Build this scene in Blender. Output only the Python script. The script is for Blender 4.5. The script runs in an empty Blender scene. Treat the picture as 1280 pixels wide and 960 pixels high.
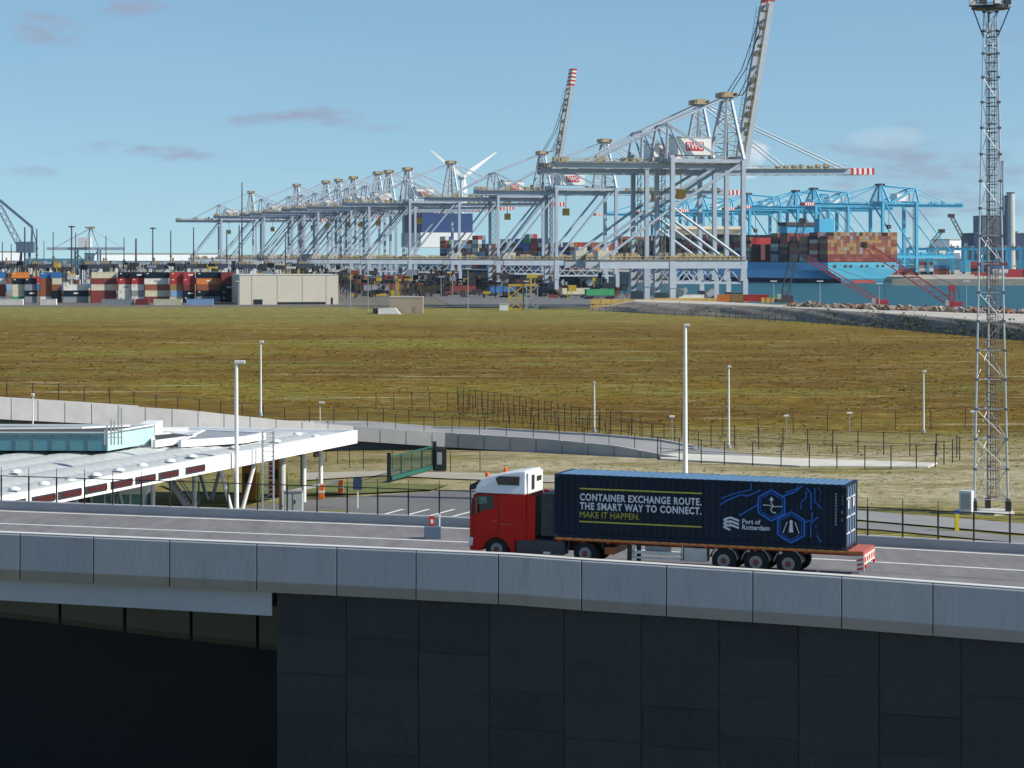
import bpy, bmesh, math, random
from mathutils import Vector, Matrix
random.seed(7)
R = math.radians
SC = bpy.context.scene
COL = SC.collection
F = 3000.0            # focal length in photograph pixels (1280 wide)
CX, HY = 640.0, 322.0 # centre column, horizon row
CZ = 17.0             # eye height above the polder

# ------------------------------------------------------------------ camera
cd = bpy.data.cameras.new('camera'); cam = bpy.data.objects.new('camera', cd); COL.objects.link(cam)
cam.location = (0, 0, CZ); cam.rotation_euler = (R(90), 0, 0)
cd.sensor_width = 36; cd.lens = 36 * F / 1280; cd.shift_y = -(480 - HY) / 1280
cd.clip_start = 1; cd.clip_end = 60000
SC.camera = cam
# ------------------------------------------------------------------ sun + sky
SUN_EL, SUN_A = R(36), R(14)     # sun stands to the right and a little behind the camera
sdir = Vector((math.cos(SUN_EL) * math.cos(SUN_A), -math.cos(SUN_EL) * math.sin(SUN_A), math.sin(SUN_EL)))
sl = bpy.data.lights.new('sun', 'SUN'); so = bpy.data.objects.new('sun', sl); COL.objects.link(so)
sl.energy = 4.9; sl.angle = R(0.5); sl.color = (1.0, 0.94, 0.84)
so.rotation_euler = sdir.to_track_quat('Z', 'Y').to_euler()
W = bpy.data.worlds.new('World'); SC.world = W; W.use_nodes = True
nt = W.node_tree; nt.nodes.clear(); N = nt.nodes.new; L = nt.links.new
out = N('ShaderNodeOutputWorld'); bg = N('ShaderNodeBackground'); bg.inputs['Strength'].default_value = 0.104
sky = N('ShaderNodeTexSky'); sky.sky_type = 'NISHITA'; sky.sun_disc = False
sky.sun_elevation = SUN_EL; sky.sun_rotation = math.atan2(sdir.x, sdir.y)
sky.altitude = 0; sky.air_density = 1.0; sky.dust_density = 0.25; sky.ozone_density = 3.5
tc = N('ShaderNodeTexCoord'); sx = N('ShaderNodeSeparateXYZ'); L(tc.outputs['Generated'], sx.inputs[0])
def M_(op, a, b=None, c=None):
    n = N('ShaderNodeMath'); n.operation = op
    for i, v in enumerate((a, b, c)):
        if v is None: continue
        if isinstance(v, (int, float)): n.inputs[i].default_value = v
        else: L(v, n.inputs[i])
    return n.outputs[0]
yy = M_('MAXIMUM', sx.outputs[1], 0.05)
u_ = M_('DIVIDE', sx.outputs[0], yy); v_ = M_('DIVIDE', sx.outputs[2], yy)
cmb = N('ShaderNodeCombineXYZ'); L(u_, cmb.inputs[0]); L(M_('MULTIPLY', v_, 3.6), cmb.inputs[1])
nz = N('ShaderNodeTexNoise'); nz.inputs['Scale'].default_value = 34; nz.inputs['Detail'].default_value = 7; nz.inputs['Roughness'].default_value = 0.6
L(cmb.outputs[0], nz.inputs['Vector'])
nz2 = N('ShaderNodeTexNoise'); nz2.inputs['Scale'].default_value = 9; nz2.inputs['Detail'].default_value = 4
L(cmb.outputs[0], nz2.inputs['Vector'])
clouds = [  # azimuth / elevation of each cloud, its half sizes, strength   (given in photo degrees at 3000 px/rad)
    (62, 38, 85, 26, .85), (180, 12, 60, 20, .85), (320, 149, 80, 13, 1.0), (405, 144, 80, 17, 1.0), (105, 187, 70, 13, .95), (215, 191, 105, 13, 1.0), (480, 160, 70, 6, .4),
    (25, 214, 60, 11, .5), (1118, 180, 85, 26, .3), (1160, 225, 200, 75, .8), (935, 62, 0, 0, 0), (905, 52, 45, 12, .2),
    (940, 180, 28, 26, .40), (1270, 45, 40, 14, .25), (380, 212, 60, 7, .25), (170, 262, 80, 14, .15), (700, 190, 140, 14, .12),
    (-500, 60, 500, 60, .6), (1900, 100, 400, 90, .6)]
tot = None
for (px, py, a, b, s) in clouds:
    if not a: continue
    du = M_('DIVIDE', M_('SUBTRACT', u_, (px - CX) / F), a / F); dv = M_('DIVIDE', M_('SUBTRACT', v_, (HY - py) / F), b / F)
    r2 = M_('ADD', M_('MULTIPLY', du, du), M_('MULTIPLY', dv, dv))
    m = M_('ADD', M_('SUBTRACT', 1.0, r2), M_('MULTIPLY', M_('SUBTRACT', nz.outputs[0], 0.55), 4.2))
    mr = N('ShaderNodeMapRange'); mr.interpolation_type = 'SMOOTHSTEP'; L(m, mr.inputs[0])
    mr.inputs[1].default_value = 0.0; mr.inputs[2].default_value = 1.5; mr.inputs[4].default_value = s
    lim = N('ShaderNodeMapRange'); L(r2, lim.inputs[0]); lim.inputs[1].default_value = 2.2; lim.inputs[2].default_value = 0.9
    t = M_('MULTIPLY', mr.outputs[0], lim.outputs[0])
    tot = t if tot is None else M_('MAXIMUM', tot, t)
tot = M_('MULTIPLY', tot, M_('GREATER_THAN', sx.outputs[1], 0.1))
veil = M_('MULTIPLY', M_('SUBTRACT', nz2.outputs[0], 0.45), 0.22); veil = M_('MAXIMUM', veil, 0.0)
mixv = N('ShaderNodeMix'); mixv.data_type = 'RGBA'; L(veil, mixv.inputs[0]); mixv.inputs[7].default_value = (4.6, 5.2, 6.2, 1)
svec = N('ShaderNodeCombineXYZ'); L(sx.outputs[0], svec.inputs[0]); L(sx.outputs[1], svec.inputs[1]); L(M_('ADD', M_('MAXIMUM', sx.outputs[2], -0.02), 0.085), svec.inputs[2])
vn = N('ShaderNodeVectorMath'); vn.operation = 'NORMALIZE'; L(svec.outputs[0], vn.inputs[0]); L(vn.outputs[0], sky.inputs['Vector'])
hsv = N('ShaderNodeHueSaturation'); L(sky.outputs[0], hsv.inputs['Color']); hsv.inputs['Saturation'].default_value = 1.0; hsv.inputs['Value'].default_value = 1.0; hsv.inputs['Hue'].default_value = .5
tint = N('ShaderNodeMix'); tint.data_type = 'RGBA'; tint.blend_type = 'MULTIPLY'; tint.inputs[0].default_value = 1; L(hsv.outputs[0], tint.inputs[6]); tint.inputs[7].default_value = (0.96, 1.07, 1.03, 1)
L(tint.outputs[2], mixv.inputs[6])
mixc = N('ShaderNodeMix'); mixc.data_type = 'RGBA'; L(tot, mixc.inputs[0]); L(mixv.outputs[2], mixc.inputs[6]); mixc.inputs[7].default_value = (2.55, 3.05, 4.15, 1)
tot2 = None      # brighter puffs: steam behind the cranes, sunlit cloud tops on the right
for (px, py, a, b, s) in [(946, 190, 17, 16, .55), (936, 214, 16, 10, .45), (1108, 172, 60, 16, .14)]:
    du = M_('DIVIDE', M_('SUBTRACT', u_, (px - CX) / F), a / F); dv = M_('DIVIDE', M_('SUBTRACT', v_, (HY - py) / F), b / F)
    m = M_('ADD', M_('SUBTRACT', 1.0, M_('ADD', M_('MULTIPLY', du, du), M_('MULTIPLY', dv, dv))), M_('MULTIPLY', M_('SUBTRACT', nz.outputs[0], 0.5), 2.5))
    mr = N('ShaderNodeMapRange'); mr.interpolation_type = 'SMOOTHSTEP'; L(m, mr.inputs[0]); mr.inputs[1].default_value = 0.0; mr.inputs[2].default_value = .9; mr.inputs[4].default_value = s
    tot2 = mr.outputs[0] if tot2 is None else M_('MAXIMUM', tot2, mr.outputs[0])
tot2 = M_('MULTIPLY', tot2, M_('GREATER_THAN', sx.outputs[1], 0.1))
mixw = N('ShaderNodeMix'); mixw.data_type = 'RGBA'; L(tot2, mixw.inputs[0]); L(mixc.outputs[2], mixw.inputs[6]); mixw.inputs[7].default_value = (7.4, 7.4, 7.6, 1)
L(mixw.outputs[2], bg.inputs['Color']); L(bg.outputs[0], out.inputs['Surface'])
SC.view_settings.view_transform = 'Standard'; SC.view_settings.look = 'None'; SC.view_settings.gamma = 1
SC.view_settings.use_curve_mapping = False; SC.view_settings.exposure = 0.27
SC.render.engine = 'CYCLES'
SC.cycles.max_bounces = 5; SC.cycles.diffuse_bounces = 3; SC.cycles.glossy_bounces = 2; SC.cycles.volume_bounces = 1
SC.cycles.use_denoising = True

# ------------------------------------------------------------------ helpers
MATS = {}
def mat(name, col, rough=0.7, metal=0.0, var=0.12, scale=1.5, bump=0.0, bscale=20, spec=0.4, dirt=None, stretch=(1, 1, 1)):
    """painted or mineral surface: base colour with uneven wear, optional streaks and relief"""
    if name in MATS: return MATS[name]
    m = bpy.data.materials.new(name); m.use_nodes = True; t = m.node_tree; b = t.nodes['Principled BSDF']
    b.inputs['Roughness'].default_value = rough; b.inputs['Metallic'].default_value = metal
    b.inputs['Specular IOR Level'].default_value = spec
    tcn = t.nodes.new('ShaderNodeTexCoord'); mp = t.nodes.new('ShaderNodeMapping'); mp.inputs['Scale'].default_value = stretch
    t.links.new(tcn.outputs['Object'], mp.inputs[0])
    n = t.nodes.new('ShaderNodeTexNoise'); n.inputs['Scale'].default_value = scale; n.inputs['Detail'].default_value = 6; n.inputs['Roughness'].default_value = .65
    t.links.new(mp.outputs[0], n.inputs['Vector'])
    cr = t.nodes.new('ShaderNodeValToRGB'); e = cr.color_ramp.elements
    e[0].position = .3; e[1].position = .72
    lo = [c * (1 - var) for c in col]; hi = [min(1, c * (1 + var)) for c in col]
    if dirt: lo = dirt
    e[0].color = (*lo, 1); e[1].color = (*hi, 1)
    if dirt: e[0].position = .22; q = e.new(.42); q.color = (*col, 1)
    t.links.new(n.outputs[0], cr.inputs[0]); t.links.new(cr.outputs[0], b.inputs['Base Color'])
    if bump:
        n2 = t.nodes.new('ShaderNodeTexNoise'); n2.inputs['Scale'].default_value = bscale; n2.inputs['Detail'].default_value = 5
        t.links.new(mp.outputs[0], n2.inputs['Vector'])
        bp = t.nodes.new('ShaderNodeBump'); bp.inputs['Strength'].default_value = bump; bp.inputs['Distance'].default_value = .05
        t.links.new(n2.outputs[0], bp.inputs['Height']); t.links.new(bp.outputs[0], b.inputs['Normal'])
    MATS[name] = m; return m

class MB:
    def __init__(s): s.v = []; s.f = []; s.mi = []; s.m = 0
    def add(s, vs, fs):
        o = len(s.v); s.v += [tuple(v) for v in vs]; s.f += [tuple(o + i for i in f) for f in fs]; s.mi += [s.m] * len(fs); return s
    def box(s, x0, x1, y0, y1, z0, z1):
        return s.add([(x0,y0,z0),(x1,y0,z0),(x1,y1,z0),(x0,y1,z0),(x0,y0,z1),(x1,y0,z1),(x1,y1,z1),(x0,y1,z1)],
                     [(0,3,2,1),(4,5,6,7),(0,1,5,4),(1,2,6,5),(2,3,7,6),(3,0,4,7)])
    def bar(s, p, q, w, h=None, w2=None, h2=None, up=(0, 0, 1)):
        h = w if h is None else h; w2 = w if w2 is None else w2; h2 = h if h2 is None else h2
        p = Vector(p); q = Vector(q); d = (q - p).normalized(); u = Vector(up)
        if abs(d.dot(u)) > .98: u = Vector((0, 1, 0))
        a = d.cross(u).normalized(); b = a.cross(d).normalized()
        vs = []
        for c, ww, hh in ((p, w, h), (q, w2, h2)):
            for sa, sb in ((-1,-1),(1,-1),(1,1),(-1,1)): vs.append(c + a * sa * ww / 2 + b * sb * hh / 2)
        return s.add(vs, [(0,1,2,3),(7,6,5,4),(0,4,5,1),(1,5,6,2),(2,6,7,3),(3,7,4,0)])
    def tube(s, p, q, r, r2=None, n=8, cap=True):
        r2 = r if r2 is None else r2; p = Vector(p); q = Vector(q); d = (q - p).normalized()
        u = Vector((0, 0, 1)) if abs(d.z) < .98 else Vector((0, 1, 0))
        a = d.cross(u).normalized(); b = a.cross(d)
        vs = []
        for c, rr in ((p, r), (q, r2)):
            for i in range(n):
                t = 2 * math.pi * i / n; vs.append(c + (a * math.cos(t) + b * math.sin(t)) * rr)
        fs = [(i, i + n, (i + 1) % n + n, (i + 1) % n) for i in range(n)]
        if cap: fs += [tuple(range(n)), tuple(range(2 * n - 1, n - 1, -1))]
        return s.add(vs, fs)
    def prism(s, poly, y0, y1):     # outline in x,z pushed along y
        n = len(poly); vs = [(x, y0, z) for x, z in poly] + [(x, y1, z) for x, z in poly]
        return s.add(vs, [tuple(range(n)), tuple(range(2 * n - 1, n - 1, -1))] + [(i, i + n, (i + 1) % n + n, (i + 1) % n) for i in range(n)])
    def slab(s, poly, z0, z1):      # outline in x,y pushed along z
        n = len(poly); vs = [(x, y, z0) for x, y in poly] + [(x, y, z1) for x, y in poly]
        return s.add(vs, [tuple(range(n - 1, -1, -1)), tuple(range(n, 2 * n))] + [(i, (i + 1) % n, (i + 1) % n + n, i + n) for i in range(n)])
    def lathe(s, prof, c, axis='y', n=20):  # profile (offset along axis, radius)
        vs = []
        for o, r in prof:
            for i in range(n):
                t = 2 * math.pi * i / n; ca, sa = math.cos(t) * r, math.sin(t) * r
                vs.append((c[0] + ca, c[1] + o, c[2] + sa) if axis == 'y' else (c[0] + ca, c[1] + sa, c[2] + o))
        fs = []
        for k in range(len(prof) - 1):
            for i in range(n): fs.append((k*n+i, k*n+(i+1)%n, (k+1)*n+(i+1)%n, (k+1)*n+i))
        fs += [tuple(range(n)), tuple(range(len(prof)*n - 1, (len(prof)-1)*n - 1, -1))]
        return s.add(vs, fs)
    def build(s, name, mats, parent=None, loc=None, smooth=False, bevel=0):
        me = bpy.data.meshes.new(name); me.from_pydata(s.v, [], s.f)
        if not isinstance(mats, (list, tuple)): mats = [mats]
        for m in mats: me.materials.append(m)
        if len(mats) > 1: me.polygons.foreach_set('material_index', s.mi)
        bm = bmesh.new(); bm.from_mesh(me); bmesh.ops.recalc_face_normals(bm, faces=bm.faces); bm.to_mesh(me); bm.free()
        if smooth:
            me.polygons.foreach_set('use_smooth', [True] * len(me.polygons))
            try: me.set_sharp_from_angle(angle=R(35))
            except Exception: pass
        me.update()
        o = bpy.data.objects.new(name, me); COL.objects.link(o)
        if parent: o.parent = parent
        if loc: o.location = loc
        if bevel:
            bv = o.modifiers.new('bevel', 'BEVEL'); bv.width = bevel; bv.segments = 2; bv.limit_method = 'ANGLE'
        return o
def tag(o, label=None, cat=None, group=None, kind=None):
    if label: o['label'] = label
    if cat: o['category'] = cat
    if group: o['group'] = group
    if kind: o['kind'] = kind
    return o
def thing(name, label, cat, loc=(0, 0, 0), rz=0, group=None):
    o = bpy.data.objects.new(name, None); COL.objects.link(o); o.location = loc; o.rotation_euler = (0, 0, rz)
    return tag(o, label, cat, group)
def kids(o): return [c for c in KID.get(o.name, [])]
KID = {}
def tree(root):   # root with its children, for copying
    ch = [c for c in bpy.data.objects if c.parent == root]
    return [(c, [g for g in bpy.data.objects if g.parent == c]) for c in ch]
def dup(root, tr, loc, rz=None, label=None):
    r = root.copy(); COL.objects.link(r); r.location = loc
    if rz is not None: r.rotation_euler = (0, 0, rz)
    if label: r['label'] = label
    for c, gs in tr:
        d = c.copy(); COL.objects.link(d); d.parent = r
        for g in gs:
            e = g.copy(); COL.objects.link(e); e.parent = d
    return r
def P(px, py, Y): return Vector(((px - CX) * Y / F, Y, CZ - (py - HY) * Y / F))
def G(px, py, z=0.0): Y = (CZ - z) * F / (py - HY); return Vector(((px - CX) * Y / F, Y, z))
ORD = ['first','second','third','fourth','fifth','sixth','seventh','eighth','ninth','tenth','eleventh','twelfth','thirteenth','fourteenth',
       'fifteenth','sixteenth','seventeenth','eighteenth','nineteenth','twentieth']
def text(s, font_size, m, parent, loc, rot, width=None, bold=0.0, extrude=.004, name='lettering', space=1.0):
    c = bpy.data.curves.new(name, 'FONT'); c.body = s; c.size = font_size; c.offset = bold; c.extrude = extrude; c.space_character = space
    c.resolution_u = 3
    t = bpy.data.objects.new(name + '_tmp', c); COL.objects.link(t); bpy.context.view_layer.update()
    me = bpy.data.meshes.new_from_object(t.evaluated_get(bpy.context.evaluated_depsgraph_get())); bpy.data.objects.remove(t)
    if width:
        xs_ = [v.co.x for v in me.vertices]; k = width / (max(xs_) - min(xs_)); x0_ = min(xs_)
        for v in me.vertices: v.co.x = (v.co.x - x0_) * k
    me.materials.clear(); me.materials.append(m)
    o = bpy.data.objects.new(name, me); COL.objects.link(o)
    o.parent = parent; o.location = loc; o.rotation_euler = rot
    return o

# ------------------------------------------------------------------ materials
conc = mat('concrete_panel', (.36, .37, .385), .8, var=.10, scale=.7, bump=.15, bscale=8, dirt=(.29, .30, .31))
conc2 = mat('concrete_far', (.38, .38, .385), .85, var=.10, scale=.8)
concL = mat('concrete_light', (.50, .49, .46), .85, var=.12, scale=.8)
asph = mat('asphalt', (.175, .168, .172), .9, var=.22, scale=.6, stretch=(2.2, .5, 1), bump=.2, bscale=60)
asph2 = mat('asphalt_yard', (.13, .13, .13), .9, var=.2, scale=.08)
white_line = mat('road_paint', (.75, .75, .72), .7, var=.12, scale=3)
steel = mat('galvanised_steel', (.42, .44, .46), .45, .6, var=.12, scale=3)
black_steel = mat('dark_green_steel', (.018, .022, .024), .5, var=.2)
white_p = mat('white_paint', (.78, .78, .76), .45, var=.05, scale=2)
dark = mat('dark_rubber', (.016, .016, .018), .85, var=.2, scale=6)
crane_g = mat('crane_grey_paint', (.40, .455, .52), .5, var=.10, scale=.25)
crane_y = mat('crane_walkway_ochre', (.36, .30, .19), .7, var=.55, scale=1.2)
crane_b = mat('crane_cyan_paint', (.07, .38, .58), .45, var=.10, scale=.3)
dark_m = mat('machine_dark', (.06, .055, .05), .7, var=.4, scale=1)
red_p = mat('red_paint', (.55, .04, .03), .5, var=.12)
yel_p = mat('yellow_paint', (.62, .42, .05), .5, var=.15)
orange_p = mat('orange_paint', (.65, .2, .04), .5, var=.15)

# ------------------------------------------------------------------ ground
def lerp_tab(tab, x):
    if x <= tab[0][0]: (a, b), (c, d) = tab[0], tab[1]
    elif x >= tab[-1][0]: (a, b), (c, d) = tab[-2], tab[-1]
    else:
        for i in range(len(tab) - 1):
            if tab[i][0] <= x <= tab[i + 1][0]: (a, b), (c, d) = tab[i], tab[i + 1]; break
    return b + (d - b) * (x - a) / (c - a)
QUAY = [(600, 120), (790, 84), (1102, 56), (1227, 28), (1361, -24), (1460, -53), (1620, -95), (1975, -203), (2300, -310)]   # Y -> x of quay edge
APM = [(1560, 250), (1640, 284), (1722, 292), (1900, 236), (2700, -70), (3400, -300)]
SHORE = [(60, 790), (84, 770), (100, 700), (112, 655), (130, 615), (200, 575), (500, 540), (3000, 300)]    # x -> Y of shoreline behind the bank
def land(x, y):
    if y < lerp_tab(SHORE, x): return True
    if y < 2300 and x < lerp_tab(QUAY, y): return True
    if y < 2700 and y > 1560 and x > lerp_tab(APM, y): return True
    return False
TH = .33     # tan of the near viaduct's angle
def vY(Y0, x):            # depth of a line parallel to the viaduct at world x, given its depth on the centre line
    return Y0 - x * TH
def gh(x, y):
    if y < vY(111.6, x): return -12.0
    if y < vY(112.3, x): return -12.0 + 12.0 * (y - vY(111.6, x)) / .7
    if not land(x, y): return -7.0
    if y > 1500 and x > lerp_tab(APM, y): return 3.0
    return 0.0
def noise2(x, y):
    return (math.sin(x * .13 + 1.3 * math.sin(y * .07)) + math.sin(y * .11 + 1.7 * math.sin(x * .05 + 2)) + .5 * math.sin(x * .41 + y * .37)) / 2.5
xs = [-30000, -9000, -3000, -1500, -900] + [-700 + 25 * i for i in range(16)] + [-300 + 8 * i for i in range(26)] + \
     [-92 + 2.5 * i for i in range(74)] + [100 + 8 * i for i in range(36)] + [400, 450, 550, 700, 900, 1500, 3000, 9000, 30000]
ys = [-300, -50, 0, 40, 70, 90] + [100 + 2.0 * i for i in range(30)] + [162 + 4 * i for i in range(35)] + [310 + 10 * i for i in range(25)] + \
     [560 + 10 * i for i in range(30)] + [870 + 20 * i for i in range(95)] + [2800, 3200, 4000, 6000, 12000, 30000]
xs = sorted(set(xs)); ys = sorted(set(ys))
gm = MB()
for y in ys:
    for x in xs:
        z = gh(x, y)
        if z == 0 and 125 < y < 700: z = .05 * noise2(x, y) - .06
        gm.v.append((x, y, z))
nx = len(xs)
for j in range(len(ys) - 1):
    for i in range(nx - 1):
        gm.f.append((j*nx+i, j*nx+i+1, (j+1)*nx+i+1, (j+1)*nx+i)); gm.mi.append(0)
def grass_mat():
    m = bpy.data.materials.new('polder_grass'); m.use_nodes = True; t = m.node_tree; b = t.nodes['Principled BSDF']; n = t.nodes.new; l = t.links.new
    b.inputs['Roughness'].default_value = .95; b.inputs['Specular IOR Level'].default_value = .1
    g = n('ShaderNodeNewGeometry')
    def noise(sc, det=5, rough=.6, st=(1, 1, 1), w=0):
        mp = n('ShaderNodeMapping'); mp.inputs['Scale'].default_value = st; mp.inputs['Location'].default_value = (w, w * .7, 0); l(g.outputs['Position'], mp.inputs[0])
        q = n('ShaderNodeTexNoise'); q.inputs['Scale'].default_value = sc; q.inputs['Detail'].default_value = det; q.inputs['Roughness'].default_value = rough
        l(mp.outputs[0], q.inputs['Vector']); return q.outputs[0]
    def ramp(src, pts):
        c = n('ShaderNodeValToRGB'); e = c.color_ramp.elements
        e[0].position, e[0].color = pts[0][0], (*pts[0][1], 1); e[1].position, e[1].color = pts[-1][0], (*pts[-1][1], 1)
        for p_, c_ in pts[1:-1]: q = e.new(p_); q.color = (*c_, 1)
        l(src, c.inputs[0]); return c.outputs[0]
    def mix(f, a, c, mode='MIX'):
        q = n('ShaderNodeMix'); q.data_type = 'RGBA'; q.blend_type = mode
        if isinstance(f, float): q.inputs[0].default_value = f
        else: l(f, q.inputs[0])
        for k, v in ((6, a), (7, c)):
            if isinstance(v, tuple): q.inputs[k].default_value = (*v, 1)
            else: l(v, q.inputs[k])
        return q.outputs[2]
    base = ramp(noise(.018, 6, .62, (.55, 1, 1)), [(.30, (.145, .145, .022)), (.38, (.178, .140, .019)), (.45, (.165, .103, .012)), (.56, (.122, .070, .008)), (.70, (.175, .135, .020))])
    fine = ramp(noise(.9, 6, .7, (.35, 1, 1), 40), [(.34, (.25, .25, .22)), (.5, (.95, .95, .9)), (.66, (1.9, 1.9, 1.75))])
    c1 = mix(1.0, base, fine, 'MULTIPLY')
    green = ramp(noise(.05, 5, .6, (.3, 1, 1), 90), [(.52, (0, 0, 0)), (.68, (1, 1, 1))])
    gm_ = n('ShaderNodeMath'); gm_.operation = 'MULTIPLY'; l(green, gm_.inputs[0]); gm_.inputs[1].default_value = .55
    c2 = mix(gm_.outputs[0], c1, (.150, .175, .035))
    pale = ramp(noise(.16, 7, .72, (.16, 1, 1), 200), [(.57, (0, 0, 0)), (.66, (1, 1, 1))])
    pm = n('ShaderNodeMath'); pm.operation = 'MULTIPLY'; l(pale, pm.inputs[0]); pm.inputs[1].default_value = .7
    c3 = mix(pm.outputs[0], c2, (.42, .38, .22))
    fl = ramp(noise(.7, 6, .8, (.13, 1, 1), 511), [(.585, (0, 0, 0)), (.64, (1, 1, 1))])
    fq = n('ShaderNodeMath'); fq.operation = 'MULTIPLY'; l(fl, fq.inputs[0]); fq.inputs[1].default_value = .75
    c3 = mix(fq.outputs[0], c3, (.50, .47, .32))
    dk = ramp(noise(.35, 6, .8, (.22, 1, 1), 777), [(.56, (0, 0, 0)), (.66, (1, 1, 1))])
    dq = n('ShaderNodeMath'); dq.operation = 'MULTIPLY'; l(dk, dq.inputs[0]); dq.inputs[1].default_value = .6
    c3 = mix(dq.outputs[0], c3, (.085, .06, .018))
    # sandy, sparsely grown ground close to the viaducts, greener towards the harbour
    sp = n('ShaderNodeSeparateXYZ'); l(g.outputs['Position'], sp.inputs[0])
    def rng(src, a, b_, c_=0., d=1.):
        q = n('ShaderNodeMapRange'); l(src, q.inputs[0]); q.inputs[1].default_value = a; q.inputs[2].default_value = b_; q.inputs[3].default_value = c_; q.inputs[4].default_value = d; return q.outputs[0]
    def mth(op, a, c_):
        q = n('ShaderNodeMath'); q.operation = op
        for k, v in ((0, a), (1, c_)):
            if isinstance(v, (float, int)): q.inputs[k].default_value = v
            else: l(v, q.inputs[k])
        return q.outputs[0]
    near = mth('MULTIPLY', rng(sp.outputs[1], 205, 238, 1, 0), rng(sp.outputs[1], 158, 172, 0, 1))
    sand_n = ramp(noise(.12, 6, .65, (.35, 1, 1), 310), [(.36, (0, 0, 0)), (.52, (1, 1, 1))])
    sandf = mth('MULTIPLY', mth('MULTIPLY', near, sand_n), rng(sp.outputs[0], -20, 2, .25, .95))
    sandc = ramp(noise(1.2, 6, .75, (.5, 1, 1), 33), [(.3, (.19, .155, .08)), (.48, (.36, .31, .19)), (.68, (.60, .54, .38))])
    nb = mix(rng(sp.outputs[1], 175, 245, 1, 0), c3, mix(1.0, (.20, .18, .055), fine, 'MULTIPLY'))
    c4 = mix(sandf, nb, sandc)
    far = rng(sp.outputs[1], 560, 760, 0, .75)
    c5 = mix(far, c4, mix(1.0, (.22, .21, .07), fine, 'MULTIPLY'))
    yard = rng(sp.outputs[1], 818, 822, 0, 1)
    c6 = mix(yard, c5, mix(1.0, (.15, .14, .125), fine, 'MULTIPLY'))
    l(c6, b.inputs['Base Color'])
    bp = n('ShaderNodeBump'); bp.inputs['Strength'].default_value = .9; bp.inputs['Distance'].default_value = .25
    l(noise(1.6, 8, .75, (1, 1, 1), 5), bp.inputs['Height']); l(bp.outputs[0], b.inputs['Normal'])
    return m
grass = grass_mat()
tag(gm.build('ground', grass), kind='structure')
lw = MB(); lw.add([(-300, -200, -11.9), (300, -200, -11.9), (300, 90, -11.9), (-300, 90, -11.9)], [(0, 1, 2, 3)])  # unseen sheet, added to bounce light up onto the viaduct wall
tag(lw.build('bounce_sheet', mat('bounce_sheet_pale', (.22, .215, .20), .9, var=.1, scale=.3)), kind='structure')
# water
def water_mat():
    m = bpy.data.materials.new('harbour_water'); m.use_nodes = True; t = m.node_tree; b = t.nodes['Principled BSDF']
    b.inputs['Base Color'].default_value = (.012, .085, .110, 1); b.inputs['Roughness'].default_value = .4; b.inputs['IOR'].default_value = 1.33
    b.inputs['Specular IOR Level'].default_value = .18
    g = t.nodes.new('ShaderNodeNewGeometry'); n = t.nodes.new('ShaderNodeTexNoise'); n.inputs['Scale'].default_value = .35; n.inputs['Detail'].default_value = 6
    t.links.new(g.outputs['Position'], n.inputs['Vector']); bp = t.nodes.new('ShaderNodeBump'); bp.inputs['Strength'].default_value = .7; bp.inputs['Distance'].default_value = .6
    t.links.new(n.outputs[0], bp.inputs['Height']); t.links.new(bp.outputs[0], b.inputs['Normal']); return m
wm = MB(); wm.add([(-40000, 545, -1.2), (40000, 545, -1.2), (40000, 45000, -1.2), (-40000, 45000, -1.2)], [(0, 1, 2, 3)])
tag(wm.build('water', water_mat()), kind='structure')
# quay aprons (clean edges over the terrain)
q = MB(); pl = [(lerp_tab(QUAY, y), y) for y in (770, 790, 900, 1102, 1227, 1361, 1460, 1620, 1800, 1975, 2300)]
q.slab(pl + [(-460, 2300), (-330, 1600), (-140, 1290), (-35, 1060), (-25, 900), (-20, 832), (50, 790)], -5, .08)
tag(q.build('quay_apron', asph2), kind='structure')
q = MB(); pl = [(lerp_tab(APM, y), y) for y in (1560, 1600, 1640, 1722, 1900, 2300, 2700)]
q.slab([(p[0] - 3, p[1]) for p in pl][::-1] + [(1500, 1556), (1500, 2690)], -5, 3.1)
sand = mat('quay_sand', (.36, .33, .27), .95, var=.25, scale=.05)
tag(q.build('far_quay_ground', sand), kind='structure')

# embankment on the right of the field
EB = [(P(735, 388, 773).xy, 790), (P(800, 392, 735).xy, 790), (P(900, 396, 690).xy, 752), (P(1000, 403, 640).xy, 700), (P(1100, 410, 585).xy, 652), (P(1200, 419, 530).xy, 622), (P(1290, 427, 488).xy, 600), ((260, 440), 585), ((480, 390), 560)]
bm_ = MB()
def ebpt(i):
    k = min(int(i), len(EB) - 2); f = i - k
    a = Vector(EB[k][0]).lerp(Vector(EB[k+1][0]), f); return a, EB[k][1] + (EB[k+1][1] - EB[k][1]) * f
NI, NJ = 260, 30
for i in range(NI + 1):
    a, yb = ebpt(i / NI * (len(EB) - 1)); ht = 3.3 * min(1, i / NI * 9 + .05)
    for j in range(NJ + 1):
        t = j / NJ
        if t < .55: w = t / .55 * 16; z = ht * (1 - (1 - t / .55) ** 1.4) + (.5 * noise2(i * .55, j * 1.5) * math.sin(t / .55 * math.pi)) + random.uniform(-.03, .03) * math.sin(t / .55 * math.pi)
        elif t < .93: w = 16 + (t - .55) / .38 * max(2, yb - a.y - 22); z = ht + .08 * noise2(i, j * 7)
        else: w = max(yb - a.y - 6, 18) + (t - .93) / .07 * 8; z = ht * (1 - (t - .93) / .07) - 1.5 * (t - .93) / .07
        bm_.v.append((a.x + .10 * w, a.y + w, z - .15 if j == 0 else z))
for i in range(NI):
    for j in range(NJ):
        o = i * (NJ + 1) + j; bm_.f.append((o, o + NJ + 1, o + NJ + 2, o + 1)); bm_.mi.append(0 if j < 15 else 1)
emb1 = mat('embankment_soil', (.21, .185, .15), .95, var=.35, scale=.25, dirt=(.07, .07, .045), bump=.25, bscale=1.2)
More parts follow.
